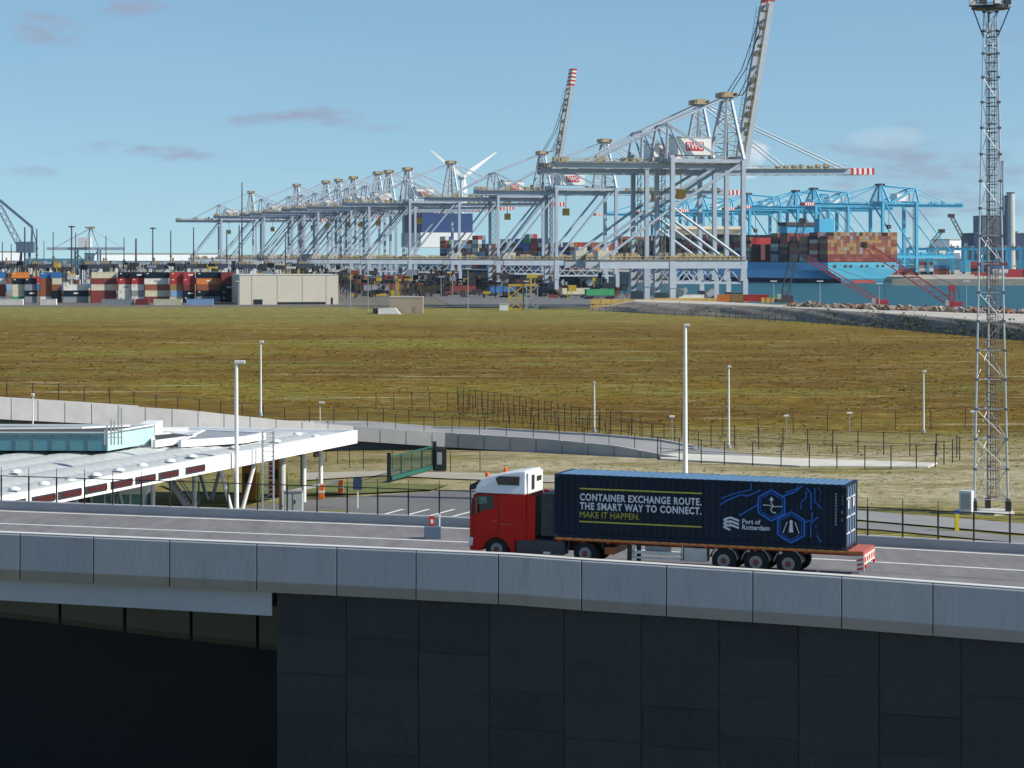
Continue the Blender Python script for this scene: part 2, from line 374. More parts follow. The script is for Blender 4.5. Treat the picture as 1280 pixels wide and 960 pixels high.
emb2 = mat('embankment_sand', (.43, .40, .35), .95, var=.12, scale=.15)
tag(bm_.build('embankment', [emb1, emb2]), kind='structure')

# ------------------------------------------------------------------ near viaduct
PZ = [(0, 4.95), (421, 4.93), (640, 4.90), (727, 4.81), (1052, 4.59), (1280, 4.38)]
RZ = [(0, 4.33), (421, 4.33), (692, 4.30), (1057, 4.18), (1280, 4.05)]
def vp(px, Y0): Y = Y0 / (1 + 1.1e-4 * (px - 640)); return Vector(((px - CX) * Y / F, Y))
def parz(px): return lerp_tab(PZ, px) if 0 <= px <= 1280 else (4.95 if px < 0 else 4.38 - (px - 1280) * .001)
def roadz(px): return lerp_tab(RZ, px) if 0 <= px <= 1280 else (4.33 if px < 0 else 4.05 - (px - 1280) * .0007)
via = thing('viaduct', 'long grey concrete viaduct carrying the truck, clad below in dark stone panels', 'viaduct')
VX = list(range(-160, 1481, 40))
d = MB()
for a, b in zip(VX[:-1], VX[1:]):
    A0, A1, B0, B1 = vp(a, 97.9), vp(a, 112.2), vp(b, 97.9), vp(b, 112.2); za, zb = roadz(a), roadz(b)
    vs = [(*A0, za), (*B0, zb), (*B1, zb), (*A1, za), (*A0, za - .9), (*B0, zb - .9), (*B1, zb - .9), (*A1, za - .9)]
    d.add(vs, [(0,1,2,3),(4,7,6,5),(0,4,5,1),(3,2,6,7)])
d.build('deck', asph, via)
def ribbon(name, Y0, w, z_off, m, parent, a=-160, b=1480, dash=None):
    s = MB(); x = a
    while x < b:
        e = min(x + 20, b)
        A, B, C, D = vp(x, Y0), vp(e, Y0), vp(e, Y0 + w), vp(x, Y0 + w)
        s.add([(*A, roadz(x) + z_off), (*B, roadz(e) + z_off), (*C, roadz(e) + z_off), (*D, roadz(x) + z_off)], [(0,1,2,3)]); x = e
    return s.build(name, m, parent)
ribbon('lane_line', 106.2, .22, .005, white_line, via); ribbon('lane_line', 111.5, .25, .005, white_line, via)
ribbon('lane_line', 99.0, .2, .005, white_line, via)
ribbon('wheel_track', 100.6, .55, .004, mat('worn_asphalt', (.145, .14, .143), .85, var=.25, scale=.5), via); ribbon('wheel_track', 102.6, .55, .004, MATS['worn_asphalt'], via)
# near parapet panels
joints = [-160, -66, 25, 117, 212, 321, 421, 520, 623, 727, 833, 941, 1052, 1166, 1283, 1403]
panel_m = []
for k_, c_ in enumerate([(.265, .285, .305), (.25, .27, .295), (.28, .295, .31)]):
    pm_ = mat('parapet_concrete_%d' % k_, c_, .75, var=.07, scale=1.1, stretch=(1, 1, .18), dirt=tuple(v * .74 for v in c_), bump=.1, bscale=6); panel_m.append(pm_)
for i, (a, b) in enumerate(zip(joints[:-1], joints[1:])):
    s = MB(); a2, b2 = a + .55, b - .55
    n = 5
    prof = [(97.95, 0.0), (97.42, 0.03), (97.30, -.02), (97.05, -1.50), (97.10, -1.56), (97.55, -2.02), (97.95, -2.02)]
    rows = []
    for k in range(n + 1):
        x = a2 + (b2 - a2) * k / n
        rows.append([(*vp(x, y0), parz(x) + dz) for y0, dz in prof])
    m_ = len(prof)
    vs = [p for r_ in rows for p in r_]; fs = []
    for k in range(n):
        for j in range(m_): fs.append((k*m_+j, k*m_+(j+1)%m_, (k+1)*m_+(j+1)%m_, (k+1)*m_+j))
    fs += [tuple(range(m_)), tuple(range(n*m_+m_-1, n*m_-1, -1))]
    s.add(vs, fs); s.build('parapet_panel', random.choice(panel_m), via, bevel=.02)
# steel capping strip on the parapet
def strip(name, Y0, w, zf, h, m, parent, a=-160, b=1480):
    s = MB(); x = a; rows = []
    while x <= b:
        A, B = vp(x, Y0), vp(x, Y0 + w); z = zf(x); rows.append([(*A, z), (*B, z), (*B, z + h), (*A, z + h)]); x += 20
    vs = [p for r_ in rows for p in r_]; fs = []
    for k in range(len(rows) - 1):
        for j in range(4): fs.append((k*4+j, k*4+(j+1)%4, (k+1)*4+(j+1)%4, (k+1)*4+j))
    fs += [(0,1,2,3), (len(vs)-1, len(vs)-2, len(vs)-3, len(vs)-4)]
    s.add(vs, fs); return s.build(name, m, parent)
strip('parapet_cap', 97.38, .5, lambda x: parz(x) + .035, .03, mat('cap_concrete', (.62, .61, .58), .7, var=.08), via)
# joint posts at the panel gaps (dark)
s = MB()
for x in joints[1:-1]:
    for z0, z1 in ((-1.98, -.02),):
        A = vp(x, 97.62); s.box(A.x - .12, A.x + .12, A.y, A.y + .2, parz(x) + z0, parz(x) + z1)
s.build('panel_joint', dark, via)
# girder above the opening
strip('edge_girder', 98.15, 1.0, lambda x: parz(x) - 2.02 - 1.0 + (0 if x < 0 else -x * .0002), 1.02, mat('girder_concrete', (.34, .38, .42), .75, var=.08, scale=.4), via, -160, 352)
# inner row of ceiling panels and dark back wall
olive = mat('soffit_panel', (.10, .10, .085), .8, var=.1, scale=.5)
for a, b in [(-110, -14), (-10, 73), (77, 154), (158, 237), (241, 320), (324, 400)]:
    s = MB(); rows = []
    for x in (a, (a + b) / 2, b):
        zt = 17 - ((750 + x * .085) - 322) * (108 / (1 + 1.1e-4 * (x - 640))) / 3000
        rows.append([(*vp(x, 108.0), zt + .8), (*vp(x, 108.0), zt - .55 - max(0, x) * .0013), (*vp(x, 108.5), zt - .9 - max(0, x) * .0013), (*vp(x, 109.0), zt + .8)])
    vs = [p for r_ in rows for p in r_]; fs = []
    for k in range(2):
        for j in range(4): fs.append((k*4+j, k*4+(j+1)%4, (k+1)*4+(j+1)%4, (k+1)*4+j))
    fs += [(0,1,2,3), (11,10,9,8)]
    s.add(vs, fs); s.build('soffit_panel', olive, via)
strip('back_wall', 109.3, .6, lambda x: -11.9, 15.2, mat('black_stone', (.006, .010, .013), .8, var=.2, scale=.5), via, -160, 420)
# far edge kerb-wall and railing
strip('edge_kerb', 112.25, .55, lambda x: roadz(x) - .9, 1.32, conc2, via)
def cladding():
    cols = [346, 433, 523, 612, 705, 802, 899, 998, 1099, 1202, 1306, 1412]
    ms = [mat('stone_cladding_%d' % k, c, .62, var=.14, scale=.8, bump=.9, bscale=3.2, stretch=(1.6, 1.6, .8), spec=.35) for k, c in enumerate([(.021, .028, .034), (.017, .023, .029), (.025, .031, .034)])]
    for i, (a, b) in enumerate(zip(cols[:-1], cols[1:])):
        z = parz((a + b) / 2) - 2.0; first = True; off = random.uniform(.5, 1.5)
        Yc = vp((a + b) / 2, 98.1)
        while z > -5.2:
            h = off + .9 if first else 1.58
            first = False
            s = MB(); j = random.uniform(-.035, .035)
            A, B = vp(a + .45, 98.1 + j), vp(b - .45, 98.1 + j); A2, B2 = vp(a + .5, 98.9), vp(b - .5, 98.9)
            # front face subdivided and roughened so the stone catches light unevenly
            nx_, nz_ = 26, 13; vs = []
            for q_ in range(nz_ + 1):
                for p_ in range(nx_ + 1):
                    e = (p_ in (0, nx_)) or (q_ in (0, nz_)); u = A.lerp(B, p_ / nx_)
                    r_ = 0 if e else (math.sin(p_ * .9 + i * 3 + 2.2 * math.sin(q_ * .5 + i)) * .014 + random.uniform(-.02, .02))
                    vs.append((u.x, u.y + r_, z - (h - .016) * q_ / nz_))
            fs = [(q_*(nx_+1)+p_, q_*(nx_+1)+p_+1, (q_+1)*(nx_+1)+p_+1, (q_+1)*(nx_+1)+p_) for q_ in range(nz_) for p_ in range(nx_)]
            s.add(vs, fs)
            o = s.build('cladding_panel', random.choice(ms), via)
            z -= h
    # abutment core behind the panels
    s = MB(); a, b = vp(352, 98.3), vp(1430, 98.3); c, e = vp(1430, 111), vp(352, 111)
    s.slab([tuple(a), tuple(b), tuple(c), tuple(e)], -11.9, 2.2); s.build('abutment', mat('abutment_dark', (.03, .035, .04), .8), via)
cladding()

# fences -------------------------------------------------------------
def fence(name, label, cat, pts, spacing, h, m=black_steel, post_w=.08, rails=(1.0,), rail_w=.04, tall=None, group=None, mesh=0):
    r = thing(name, label, cat, pts[0], 0, group); o0 = Vector(pts[0])
    tot_ = 0; segs = []
    for a, b in zip(pts[:-1], pts[1:]):
        a, b = Vector(a), Vector(b); segs.append((tot_, a, b)); tot_ += (b - a).length
    def at(s_):
        for t0, a, b in reversed(segs):
            if s_ >= t0: return a + (b - a) * min(1, (s_ - t0) / (b - a).length)
        return segs[0][1]
    n = min(99, int(tot_ / spacing)); sp = tot_ / max(1, n)
    pm_ = MB().box(-post_w/2, post_w/2, -post_w/2, post_w/2, -.3, h); first = None
    for i in range(n + 1):
        p = at(i * sp) - o0
        if first is None: first = pm_.build('post', m, r, p)
        else:
            c = first.copy(); COL.objects.link(c); c.location = p
    for f in rails:
        s = MB()
        for t0, a, b in segs: s.bar(a - o0 + Vector((0, 0, h * f)), b - o0 + Vector((0, 0, h * f)), rail_w)
        s.build('rail' if len(rails) < 3 else 'wire', m, r)
    if tall:
        s = MB(); i = 0
        for i in range(0, n + 1):
            p = at(i * sp) - o0; s.tube(p, p + Vector((0, 0, tall)), .018, n=5)
        s.build('aerial_rod', m, r)
    if mesh:
        s = MB(); 
        for t0, a, b in segs:
            L_ = (b - a).length; k = int(L_ / mesh)
            for i in range(k):
                p = a + (b - a) * (i / k) - o0; s.bar(p + Vector((0, 0, .1)), p + Vector((0, 0, h * .97)), .012)
        s.build('wire_mesh', m, r)
    return r
vpts = [(*vp(x, 112.5), roadz(x) + .42) for x in range(-100, 1441, 60)]
fence('railing', 'dark post-and-rail railing along the far edge of the viaduct under the truck', 'railing', vpts, 1.55, 1.25, rails=(1.0,), rail_w=.045, post_w=.07, tall=1.7)

# ------------------------------------------------------------------ far viaduct (ramp)
FV = [(-120, 486, 184, 27), (0, 497, 190, 27), (120, 505, 195, 25), (240, 513, 200, 23), (340, 524, 206, 20), (440, 532.5, 212, 18.5), (560, 541, 213, 18), (680, 548.5, 210, 18), (770, 557, 206, 15), (822, 567, 204, 7), (850, 571.5, 203.4, 2)]
fv = thing('ramp_viaduct', 'low grey ramp bridge curving down to the grass behind the toll canopy', 'viaduct')
def fvi(px):
    for a, b in zip(FV[:-1], FV[1:]):
        if a[0] <= px <= b[0]:
            t = (px - a[0]) / (b[0] - a[0]); return [a[i] + (b[i] - a[i]) * t for i in range(4)]
    return FV[-1] if px > FV[-1][0] else FV[0]
def fpt(px, off=0, dz=0):
    x, y, Y, h = fvi(px); p = P(x, y, Y); q2 = fvi(min(849, px + 4)); p2 = P(q2[0], q2[1], q2[2]); q1 = fvi(max(-119, px - 4)); p1 = P(q1[0], q1[1], q1[2])
    t = (p2 - p1); t.z = 0; t.normalize(); nrm = Vector((-t.y, t.x, 0)); return p + nrm * off + Vector((0, 0, dz)), h * Y / F
px = -120; fj = []
while px < 850: fj.append(px); px += 32.5 if px > 200 else 33.5
fj.append(850)
for a, b in zip(fj[:-1], fj[1:]):
    s = MB(); rows = []
    for x in (a + .5, (a + b) / 2, b - .5):
        p, h = fpt(x); q_, _ = fpt(x, .35); rows.append([p, p - Vector((0, 0, h)), q_ - Vector((0, 0, h)), q_])
    vs = [p for r_ in rows for p in r_]; fs = []
    for k in range(2):
        for j in range(4): fs.append((k*4+j, k*4+(j+1)%4, (k+1)*4+(j+1)%4, (k+1)*4+j))
    fs += [(0,1,2,3), (11,10,9,8)]; s.add(vs, fs); s.build('parapet_panel', conc2, fv)
def fribbon(name, o0, o1, d0, d1, m):
    s = MB(); rows = []; x = -120
    while x <= 850:
        p, _ = fpt(x, o0, d0); q_, _ = fpt(x, o1, d0); rows.append([p, q_, q_ + Vector((0, 0, d1 - d0)), p + Vector((0, 0, d1 - d0))]); x += 16
    vs = [tuple(p) for r_ in rows for p in r_]; fs = []
    for k in range(len(rows) - 1):
        for j in range(4): fs.append((k*4+j, k*4+(j+1)%4, (k+1)*4+(j+1)%4, (k+1)*4+j))
    s.add(vs, fs); return s.build(name, m, fv)
fribbon('deck', .37, 9.0, -.9, -.28, mat('asphalt_pale', (.25, .25, .25), .9, var=.1, scale=.3))
fribbon('far_kerb', 9.0, 9.4, -.7, -.10, conc2)
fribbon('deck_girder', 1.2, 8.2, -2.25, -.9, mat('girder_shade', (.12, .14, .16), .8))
s = MB()
for a in (20, 180, 330, 455, 600):
    for o_ in (2.5, 7):
        p, h = fpt(a, o_); s.tube((p.x, p.y, -.3), (p.x, p.y, p.z - .95), .45, n=14)
s.build('pier', conc2, fv)
fp = [fpt(x, 9.2, -.1)[0] for x in range(-110, 841, 30)]
fence('ramp_fence', 'dark fence along the far edge of the curved ramp bridge', 'fence', fp, 2.35, 1.35, rails=(.97,), post_w=.07, rail_w=.035)
fp = [fpt(x, 1.0, -.25)[0] for x in range(460, 841, 30)]
fence('ramp_fence', 'dark fence just inside the near parapet on the lower half of the ramp', 'fence', fp, 2.35, 1.5, rails=(.97,), post_w=.06, rail_w=.035)
# concrete strip continuing from the ramp
s = MB(); s.slab([tuple(G(822, 566).xy), tuple(G(1010, 574).xy), tuple(G(1172, 579).xy), tuple(G(1160, 584).xy), tuple(G(1000, 583).xy), tuple(G(826, 574).xy)], -.1, .06)
tag(s.build('concrete_path', mat('pale_concrete', (.55, .53, .46), .9, var=.15, scale=.3)), kind='structure')
s = MB(); s.slab([tuple(G(770, 557, .1).xy), tuple(G(860, 566).xy), tuple(G(960, 572).xy), tuple(G(880, 559).xy), tuple(G(800, 549).xy)], -.1, .03)
tag(s.build('road', MATS['asphalt_pale']), kind='structure')
def gp(pts, z=0): return [tuple(G(x, y, z)) for x, y in pts]
fence('compound_fence', 'black fence looping round the pale concrete strip right of the ramp', 'fence', gp([(822, 574), (900, 580), (1000, 583), (1090, 587), (1165, 584), (1200, 575), (1195, 571), (1100, 567), (1010, 563), (900, 558), (860, 556)]), 2.35, 1.9, rails=(.97, .5), post_w=.08, rail_w=.03)
fence('field_fence', 'thin dark fence crossing the meadow in front of the two slim poles', 'fence', gp([(800, 546), (900, 545), (1000, 541), (1100, 537), (1200, 534), (1290, 531)]), 3.7, 2.0, rails=(.97,), post_w=.06, rail_w=.02)
fence('field_fence', 'dark double fence on the grass slope behind the bend of the ramp', 'fence', gp([(470, 512), (570, 513), (640, 530), (700, 540), (760, 547), (830, 557)]), 2.0, 2.0, rails=(.97,), post_w=.07, rail_w=.03)
fence('field_fence', 'short dark fence rising over the meadow above the ramp bend', 'fence', gp([(572, 506), (640, 518), (720, 534), (790, 543)]), 2.0, 2.1, rails=(.97,), post_w=.07, rail_w=.03, mesh=.5)
fence('field_fence', 'row of black fence posts in the grass under the ramp bridge', 'fence', gp([(380, 570), (450, 585), (560, 590), (600, 588)]), 2.6, 1.6, rails=(.97,), post_w=.06, rail_w=.02)
fence('meadow_fence', 'long thin fence at the foot of the sandy embankment', 'fence', gp([(740, 389.5), (900, 397), (1100, 411), (1290, 429)]), 5.0, 1.6, rails=(.97,), post_w=.12, rail_w=.05)
# green sliding gate
g = thing('sliding_gate', 'dark green mesh sliding gate standing open beside the service road', 'gate', G(488, 602))
gm_ = mat('gate_green', (.015, .10, .075), .5)
a, b = Vector((0, 0, 0)), G(540, 588) - G(488, 602)
s = MB(); 
for z in (.25, 1.9): s.bar(a + Vector((0, 0, z)), b + Vector((0, 0, z)), .1 if z > 1 else .3)
for k in range(0, 5): p = a.lerp(b, k / 4); s.bar(p + Vector((0, 0, .2)), p + Vector((0, 0, 1.9)), .09)
s.build('gate_frame', gm_, g)
s = MB()
for k in range(90): p = a.lerp(b, k / 90); s.bar(p + Vector((0, 0, .2)), p + Vector((0, 0, 1.9)), .02)
s.build('gate_bars', gm_, g)
s = MB().bar(a + Vector((-.1, -.2, 0)), a + Vector((-.1, -.2, 2.2)), .3); s.build('gate_post', black_steel, g)
s = MB().bar(b + Vector((.2, .2, 0)), b + Vector((.2, .2, 2.3)), .3); s.build('gate_post', black_steel, g)
c = G(551, 588); cb = thing('control_cabinet', 'dark control cabinet with steel door at the end of the green gate', 'cabinet', c)
s = MB().box(-.45, .45, -.3, .3, 0, 1.8); s.build('cabinet_body', black_steel, cb)
s = MB().box(-.3, .1, -.33, -.302, .5, 1.5); s.build('door', steel, cb)

# roads and paved yard at ground level
def sheet(name, pts, m, z): 
    s = MB(); v = [tuple(G(x, y, z)) for x, y in pts]; s.add(v, [tuple(range(len(v)))]); o = s.build(name, m); o.data.flip_normals() if o.data.polygons[0].normal.z < 0 else None; return tag(o, kind='structure')
sheet('parking_area', [(-150, 700), (700, 700), (720, 640), (690, 610), (560, 613), (400, 624), (250, 640), (-150, 640)], asph2, .03) 
sheet('service_road', [(380, 600), (480, 594), (560, 598), (700, 603), (860, 612), (860, 606), (700, 594), (560, 590), (480, 588), (380, 591)], mat('gravel_path', (.34, .31, .25), .95, var=.15, scale=.4), .025)
sheet('side_road', [(1020, 645), (1290, 668), (1290, 655), (1200, 648), (1060, 637)], MATS['asphalt_pale'], .03)
sheet('side_road', [(1020, 657), (1100, 662), (1290, 680), (1290, 672), (1100, 654), (1020, 649)], mat('asphalt_old', (.2, .2, .195), .9, var=.15, scale=.3), .035)
# grass islands in the yard
gi = mat('grass_island', (.125, .135, .032), .95, var=.35, scale=.6, bump=.8, bscale=5)
sheet('grass_island', [(300, 640), (420, 637), (455, 641), (440, 647), (300, 650)], gi, .06)
sheet('grass_island', [(200, 606), (380, 601), (470, 603), (560, 606), (540, 612), (440, 617), (380, 618), (220, 614)], gi, .06)
for k in range(5):
    x0 = 470 + k * 32
    s = MB(); A, B = G(x0, 645.5, .05), G(x0 + 34, 636.5, .05)
    dv_ = Vector((.12, 0, 0)); s.add([A - dv_, A + dv_, B + dv_, B - dv_], [(0,1,2,3)])
    o = s.build('parking_line', white_line); tag(o, kind='structure')

# ------------------------------------------------------------------ toll canopy
def canopy():
    ZR = 4.6
    r = thing('toll_canopy', 'big white translucent canopy over the gate lanes, with dark wells and glass boxes on top', 'canopy', (0, 0, 0))
    A = G(-60, 634, ZR); B = G(441, 540, ZR); C = G(236, 536, ZR); D = Vector((-75, 171, ZR)); E = Vector((-75, 118, ZR))
    roofm = bpy.data.materials.new('membrane_white'); roofm.use_nodes = True; bb = roofm.node_tree.nodes['Principled BSDF']
    bb.inputs['Base Color'].default_value = (.50, .51, .49, 1); bb.inputs['Roughness'].default_value = .35
    MATS['membrane'] = roofm
    # roof skin of air cushions between ribs running parallel to the road edge
    s = MB(); s.slab([tuple(E.xy), tuple(A.xy), tuple(B.xy), tuple(C.xy), tuple(D.xy)], ZR - .75, ZR - .12); s.build('roof_slab', white_p, r)
    d1 = (B - A).normalized(); nrm = Vector((-d1.y, d1.x, 0))   # points left/away
    Lr = (B - A).length
    s = MB(); nU, nV = 45, 16
    ax = (C - B); 
    U = 225; V = 80
    for i in range(U + 1):
        for j in range(V + 1):
            u, v = i / U, j / V
            p = A + d1 * Lr * u + Vector((-1, .03 + (1 - u) * 0, 0)) * (46 * v * (1) + .4)
            bu = abs(math.sin(math.pi * u * nU)) ** .6 * abs(math.sin(math.pi * v * nV)) ** .6
            s.v.append((p.x, p.y, ZR - .12 + .20 * bu))
    for i in range(U):
        for j in range(V):
            o = i * (V + 1) + j; s.f.append((o, o + V + 1, o + V + 2, o + 1)); s.mi.append(0)
    s.build('cushion_roof', roofm, r, smooth=False)
    # fascia along road edge and right/back edges
    s = MB()
    def wall(a, b, z0, z1, th):
        t = (b - a).normalized(); n_ = Vector((t.y, -t.x, 0)); s.slab([tuple((a + n_*th).xy), tuple((b + n_*th).xy), tuple(b.xy), tuple(a.xy)], z0, z1)
    wall(A, B, ZR - .78, ZR + .14, .35); wall(B, C, ZR - .7, ZR + .12, .3); wall(C, D, ZR - .7, ZR + .1, .3)
    s.build('fascia', mat('fascia_white', (.86, .86, .84), .4, var=.04), r)
    # slot windows / lane signs in the fascia
    slot = mat('lane_sign_dark', (.03, .035, .05), .3); maroon = mat('lane_sign_maroon', (.07, .006, .006), .6)
    nf = Vector((d1.y, -d1.x, 0))
    for a, b in [(-30, 24), (32, 61), (65, 94), (98, 126), (131, 158), (162, 187), (191, 216), (225, 249)]:
        def onedge(px):   # point on A-B that projects to px
            k = (px - CX) / F; t = (k * A.y - A.x) / ((B.x - A.x) - k * (B.y - A.y)); return A + (B - A) * t
        p, q_ = onedge(a), onedge(b)
        s = MB(); s.slab([tuple((p + nf*.40).xy), tuple((q_ + nf*.40).xy), tuple((q_ + nf*.352).xy), tuple((p + nf*.352).xy)], ZR - .60, ZR - .18); ls = s.build('lane_sign', slot, r)
        p2 = p + (q_ - p) * .14; s = MB(); s.slab([tuple((p2 + nf*.415).xy), tuple((q_ + nf*.415).xy), tuple((q_ + nf*.401).xy), tuple((p2 + nf*.401).xy)], ZR - .52, ZR - .27); s.build('sign_face', maroon, ls)
    # roof lights (small domes)
    for x, y in [(18, 612), (55, 605), (88, 600), (120, 594), (149, 588), (178, 582), (213, 576.5), (240, 571), (20, 590), (293, 560), (345, 552), (395, 546), (372, 543)]:
        p = G(x, y, ZR + .1); s = MB().lathe([(0, .34), (.10, .28), (.15, .15), (.17, .02)], (0, 0, 0), 'z', 12); s.build('roof_light', white_p, r, p, smooth=True)
    # wells in the roof
    tar = mat('roof_felt', (.05, .052, .05), .9, var=.3, scale=1)
    def well(pts, h, m_in=tar, skirt=.25):
        q_ = [G(x, y, ZR + .25) for x, y in pts]
        s = MB(); s.slab([tuple(v.xy) for v in q_], ZR + .2, ZR + .48); w = s.build('roof_well', m_in, r)
        s = MB()
        for a, b in zip(q_, q_[1:] + q_[:1]): s.bar(Vector((a.x, a.y, ZR + h / 2 + .1)), Vector((b.x, b.y, ZR + h / 2 + .1)), .28, h)
        s.build('well_kerb', white_p, w)
    well([(-60, 556), (150, 556), (180, 547), (120, 544), (112, 541), (-10, 545)], .35)
    well([(192, 556.5), (243, 549.5), (215, 546), (190, 548)], .45)
    well([(225, 556), (305, 551), (330, 546), (255, 542)], .45, mat('well_grey', (.28, .3, .32), .6))
    # glass box
    glass = mat('teal_glass', (.06, .21, .25), .12, var=.12, scale=.6, spec=.8)
    gx = [G(x, y, ZR + .2) for x, y in [(-70, 563), (133, 563.5), (170, 558), (168, 545)]]; gx[2] = Vector((-23.7, 158.2, ZR + .2))
    s = MB()
    a, b, c = gx[0], gx[1], gx[2]
    s.slab([tuple(a.xy), tuple(b.xy), tuple(c.xy), tuple((a + (c - b)).xy)], ZR + .2, ZR + 1.25); gl = s.build('glass_box', glass, r)
    s = MB()
    for k in range(10):
        p = a.lerp(b, k / 9); s.box(p.x - .04, p.x + .04, p.y - .06, p.y + .02, ZR + .2, ZR + 1.25)
    s.bar(a + Vector((0, -.05, 1.06)), b + Vector((0, -.05, 1.06)), .12, .12); s.bar(b + Vector((0, 0, 1.06)), c + Vector((0, 0, 1.06)), .14, .14)
    s.build('glazing_bars', mat('glazing_bar', (.1, .17, .2), .5), gl)
    s = MB(); p = [b + Vector((.05, -.02, 0)), c + Vector((.05, 0, 0))]
    s.slab([tuple(p[0].xy), tuple((p[0] + Vector((.06, 0, 0))).xy), tuple((p[1] + Vector((.06, 0, 0))).xy), tuple(p[1].xy)], ZR + .2, ZR + 1.22); s.build('white_side_panel', mat('pale_aqua_panel', (.42, .62, .60), .3), gl)
    s = MB(); q_ = [v + Vector((0, 0, 0)) for v in gx[:3]]
    inset = [(a.x + .3, a.y + .3), (b.x - .3, b.y + .3), (c.x - .4, c.y - .3), (a.x + (c - b).x + .3, a.y + (c - b).y - .3)]
    s.slab(inset, ZR + 1.25, ZR + 1.27); s.build('felt_roof', tar, gl)
    s = MB(); dd_ = c - b
    s.bar(a + Vector((0, .1, 1.12)), b + Vector((0, .1, 1.12)), .1, .12); s.bar(b + Vector((0, 0, 1.14)), c + Vector((0, 0, 1.14)), .14, .16); s.bar(a + dd_ + Vector((0, 0, 1.12)), c + Vector((0, 0, 1.12)), .2, .16)
    m1_ = b + Vector((-2.4, 4.6, 1.12)); s.bar(m1_, m1_ + Vector((-8, -.8, 0)), .14, .14); s.bar(m1_, c + Vector((-1.5, 0, 1.12)), .14, .14)
    s.build('white_rim', white_p, gl)
    s = MB(); p = G(178, 548, ZR + .2); s.box(p.x - .1, p.x + 1.0, p.y - 1.0, p.y + 2.5, ZR + .2, ZR + 1.25); s.build('stair_box', white_p, r)
    # little aerials
    s = MB()
    for x, h in ((131, .9), (134, 1.2), (139, 1.5), (143, 1.4), (148, 2.1), (152, 2.2)):
        p = G(x, 556, ZR + 1.25); s.tube(p, p + Vector((0, 0, h)), .05, n=5)
    p1, p2 = G(130, 556, ZR + 1.25), G(153, 556, ZR + 1.25)
    for z in (.45, .85): s.bar(p1 + Vector((0, 0, z)), p2 + Vector((0, 0, z)), .04)
    s.build('roof_aerials', steel, r)
    # columns: straight and V shaped
    for x, y in [(380, 628), (401, 622), (353, 640), (243, 645), (191, 660), (141, 664), (116, 660), (95, 668), (60, 668), (-20, 668)]:
        p = G(x, y); s = MB().tube((0, 0, 0), (0, 0, ZR - .7), .15 if x != 353 else .22, n=12); s.build('column', white_p if x != 353 else concL, r, p, smooth=True)
    for x, y in [(296, 652), (165, 664), (20, 668), (262, 625), (80, 655)]:
        p = G(x, y); s = MB()
        for sx_ in (-1, 1): s.tube((sx_ * .15, 0, 0), (sx_ * 1.15, sx_ * .4, ZR - .72), .13, n=10)
        s.build('v_column', white_p if x in (296, 20) else steel, r, p, smooth=True)
    # booth under the roof
    p = G(150, 662); bo = thing('toll_booth', 'small white glazed booth under the canopy edge', 'booth', p)
    s = MB().box(-1.8, 1.8, -1, 1, 2.3, 3.2); s.build('booth_roof', white_p, bo)
    s = MB().box(-1.6, 1.6, -.9, .9, .2, 2.3); s.build('booth_glass', mat('booth_glass', (.15, .33, .3), .2), bo)
    s = MB(); 
    for k in range(5): s.box(-1.65 + k * .8, -1.55 + k * .8, -.95, -.9, .2, 2.3)
    s.build('booth_mullions', white_p, bo)
    p = G(228, 655); st = thing('steel_stair', 'steep lattice steel stair below the canopy beside the booth', 'staircase', p)
    s = MB()
    for dy in (0, .9):
        s.bar((-1.3, dy, 3.4), (.9, dy, .2), .12, .3)
        s.bar((-1.3, dy, 4.2), (.9, dy, 1.2), .06)
    s.build('stringers', steel, st)
    s = MB()
    for k in range(14): f = k / 14; s.box(-1.35 + 2.2 * f, -1.1 + 2.2 * f, 0, .9, 3.35 - 3.2 * f, 3.4 - 3.2 * f)
    s.build('treads', steel, st)
canopy()
# things at the gate lanes
def lane_post(x, y, lab, cb_, m1):
    p = G(x, y); r = thing('ticket_terminal', lab, 'terminal', p)
    s = MB().box(-.5, .45, -.4, .4, 0, 3.0); s.build('housing', cb_, r, bevel=.05)
    s = MB().box(.47, .75, -.3, .3, 0, 1.9); s.build('side_post', m1, r)
    s = MB().box(-.7, .5, -.5, .5, 3.0, 3.35); s.build('cap', black_steel, r)
    s = MB().box(-.3, .2, -.43, -.402, 1.2, 1.9); s.build('screen', black_steel, r)
brown = mat('ochre_brown', (.36, .13, .02), .6, var=.2)
yl = mat('signal_yellow', (.75, .55, .03), .5)
lane_post(312, 625, 'tall brown ticket terminal with yellow edge, the left one under the canopy', brown, yl)
lane_post(345, 619, 'tall brown ticket terminal with yellow edge, the right one beside the grey column', brown, yl)
for x, y, lab in ((426, 617, 'orange and white barrier arm in the right gate lane'), (402, 623, 'orange and white barrier arm in the lane left of the slim columns')):
    r = thing('barrier_gate', lab, 'barrier', G(x, y))
    s = MB().box(-.18, .18, -.2, .2, 0, 1.0); s.build('barrier_housing', mat('barrier_orange', (.75, .16, .03), .5), r)
    s = MB().box(-.19, .19, -.21, .21, .42, .56); s.build('white_band', white_p, r)
    s = MB().bar((-.1, -.3, .95), (-2.1, -.3, .55), .18); s.build('barrier_arm', white_p, r)
for x, y, lab in ((377, 609, 'traffic light on a black pole left of the slim white column'), (401, 610, 'traffic light on a black pole between the two slim columns')):
    r = thing('traffic_light', lab, 'traffic light', G(x, y))
    s = MB().tube((0, 0, 0), (0, 0, 3.2), .09, n=8); s.build('pole', black_steel, r)
    s = MB().box(-.55, -.1, -.12, .12, 2.3, 3.0); s.build('lamp_head', black_steel, r)
    s = MB()
    for k in range(2): s.lathe([(-.16, .12), (-.12, .12)], (-.32, 0, 2.48 + k * .34), 'y', 10)
    s.build('lens', mat('lens_grey', (.1, .1, .1), .3), r)
r = thing('switch_cabinet', 'pale grey metal switch cabinet standing by the lattice ladder mast', 'cabinet', G(367, 642))
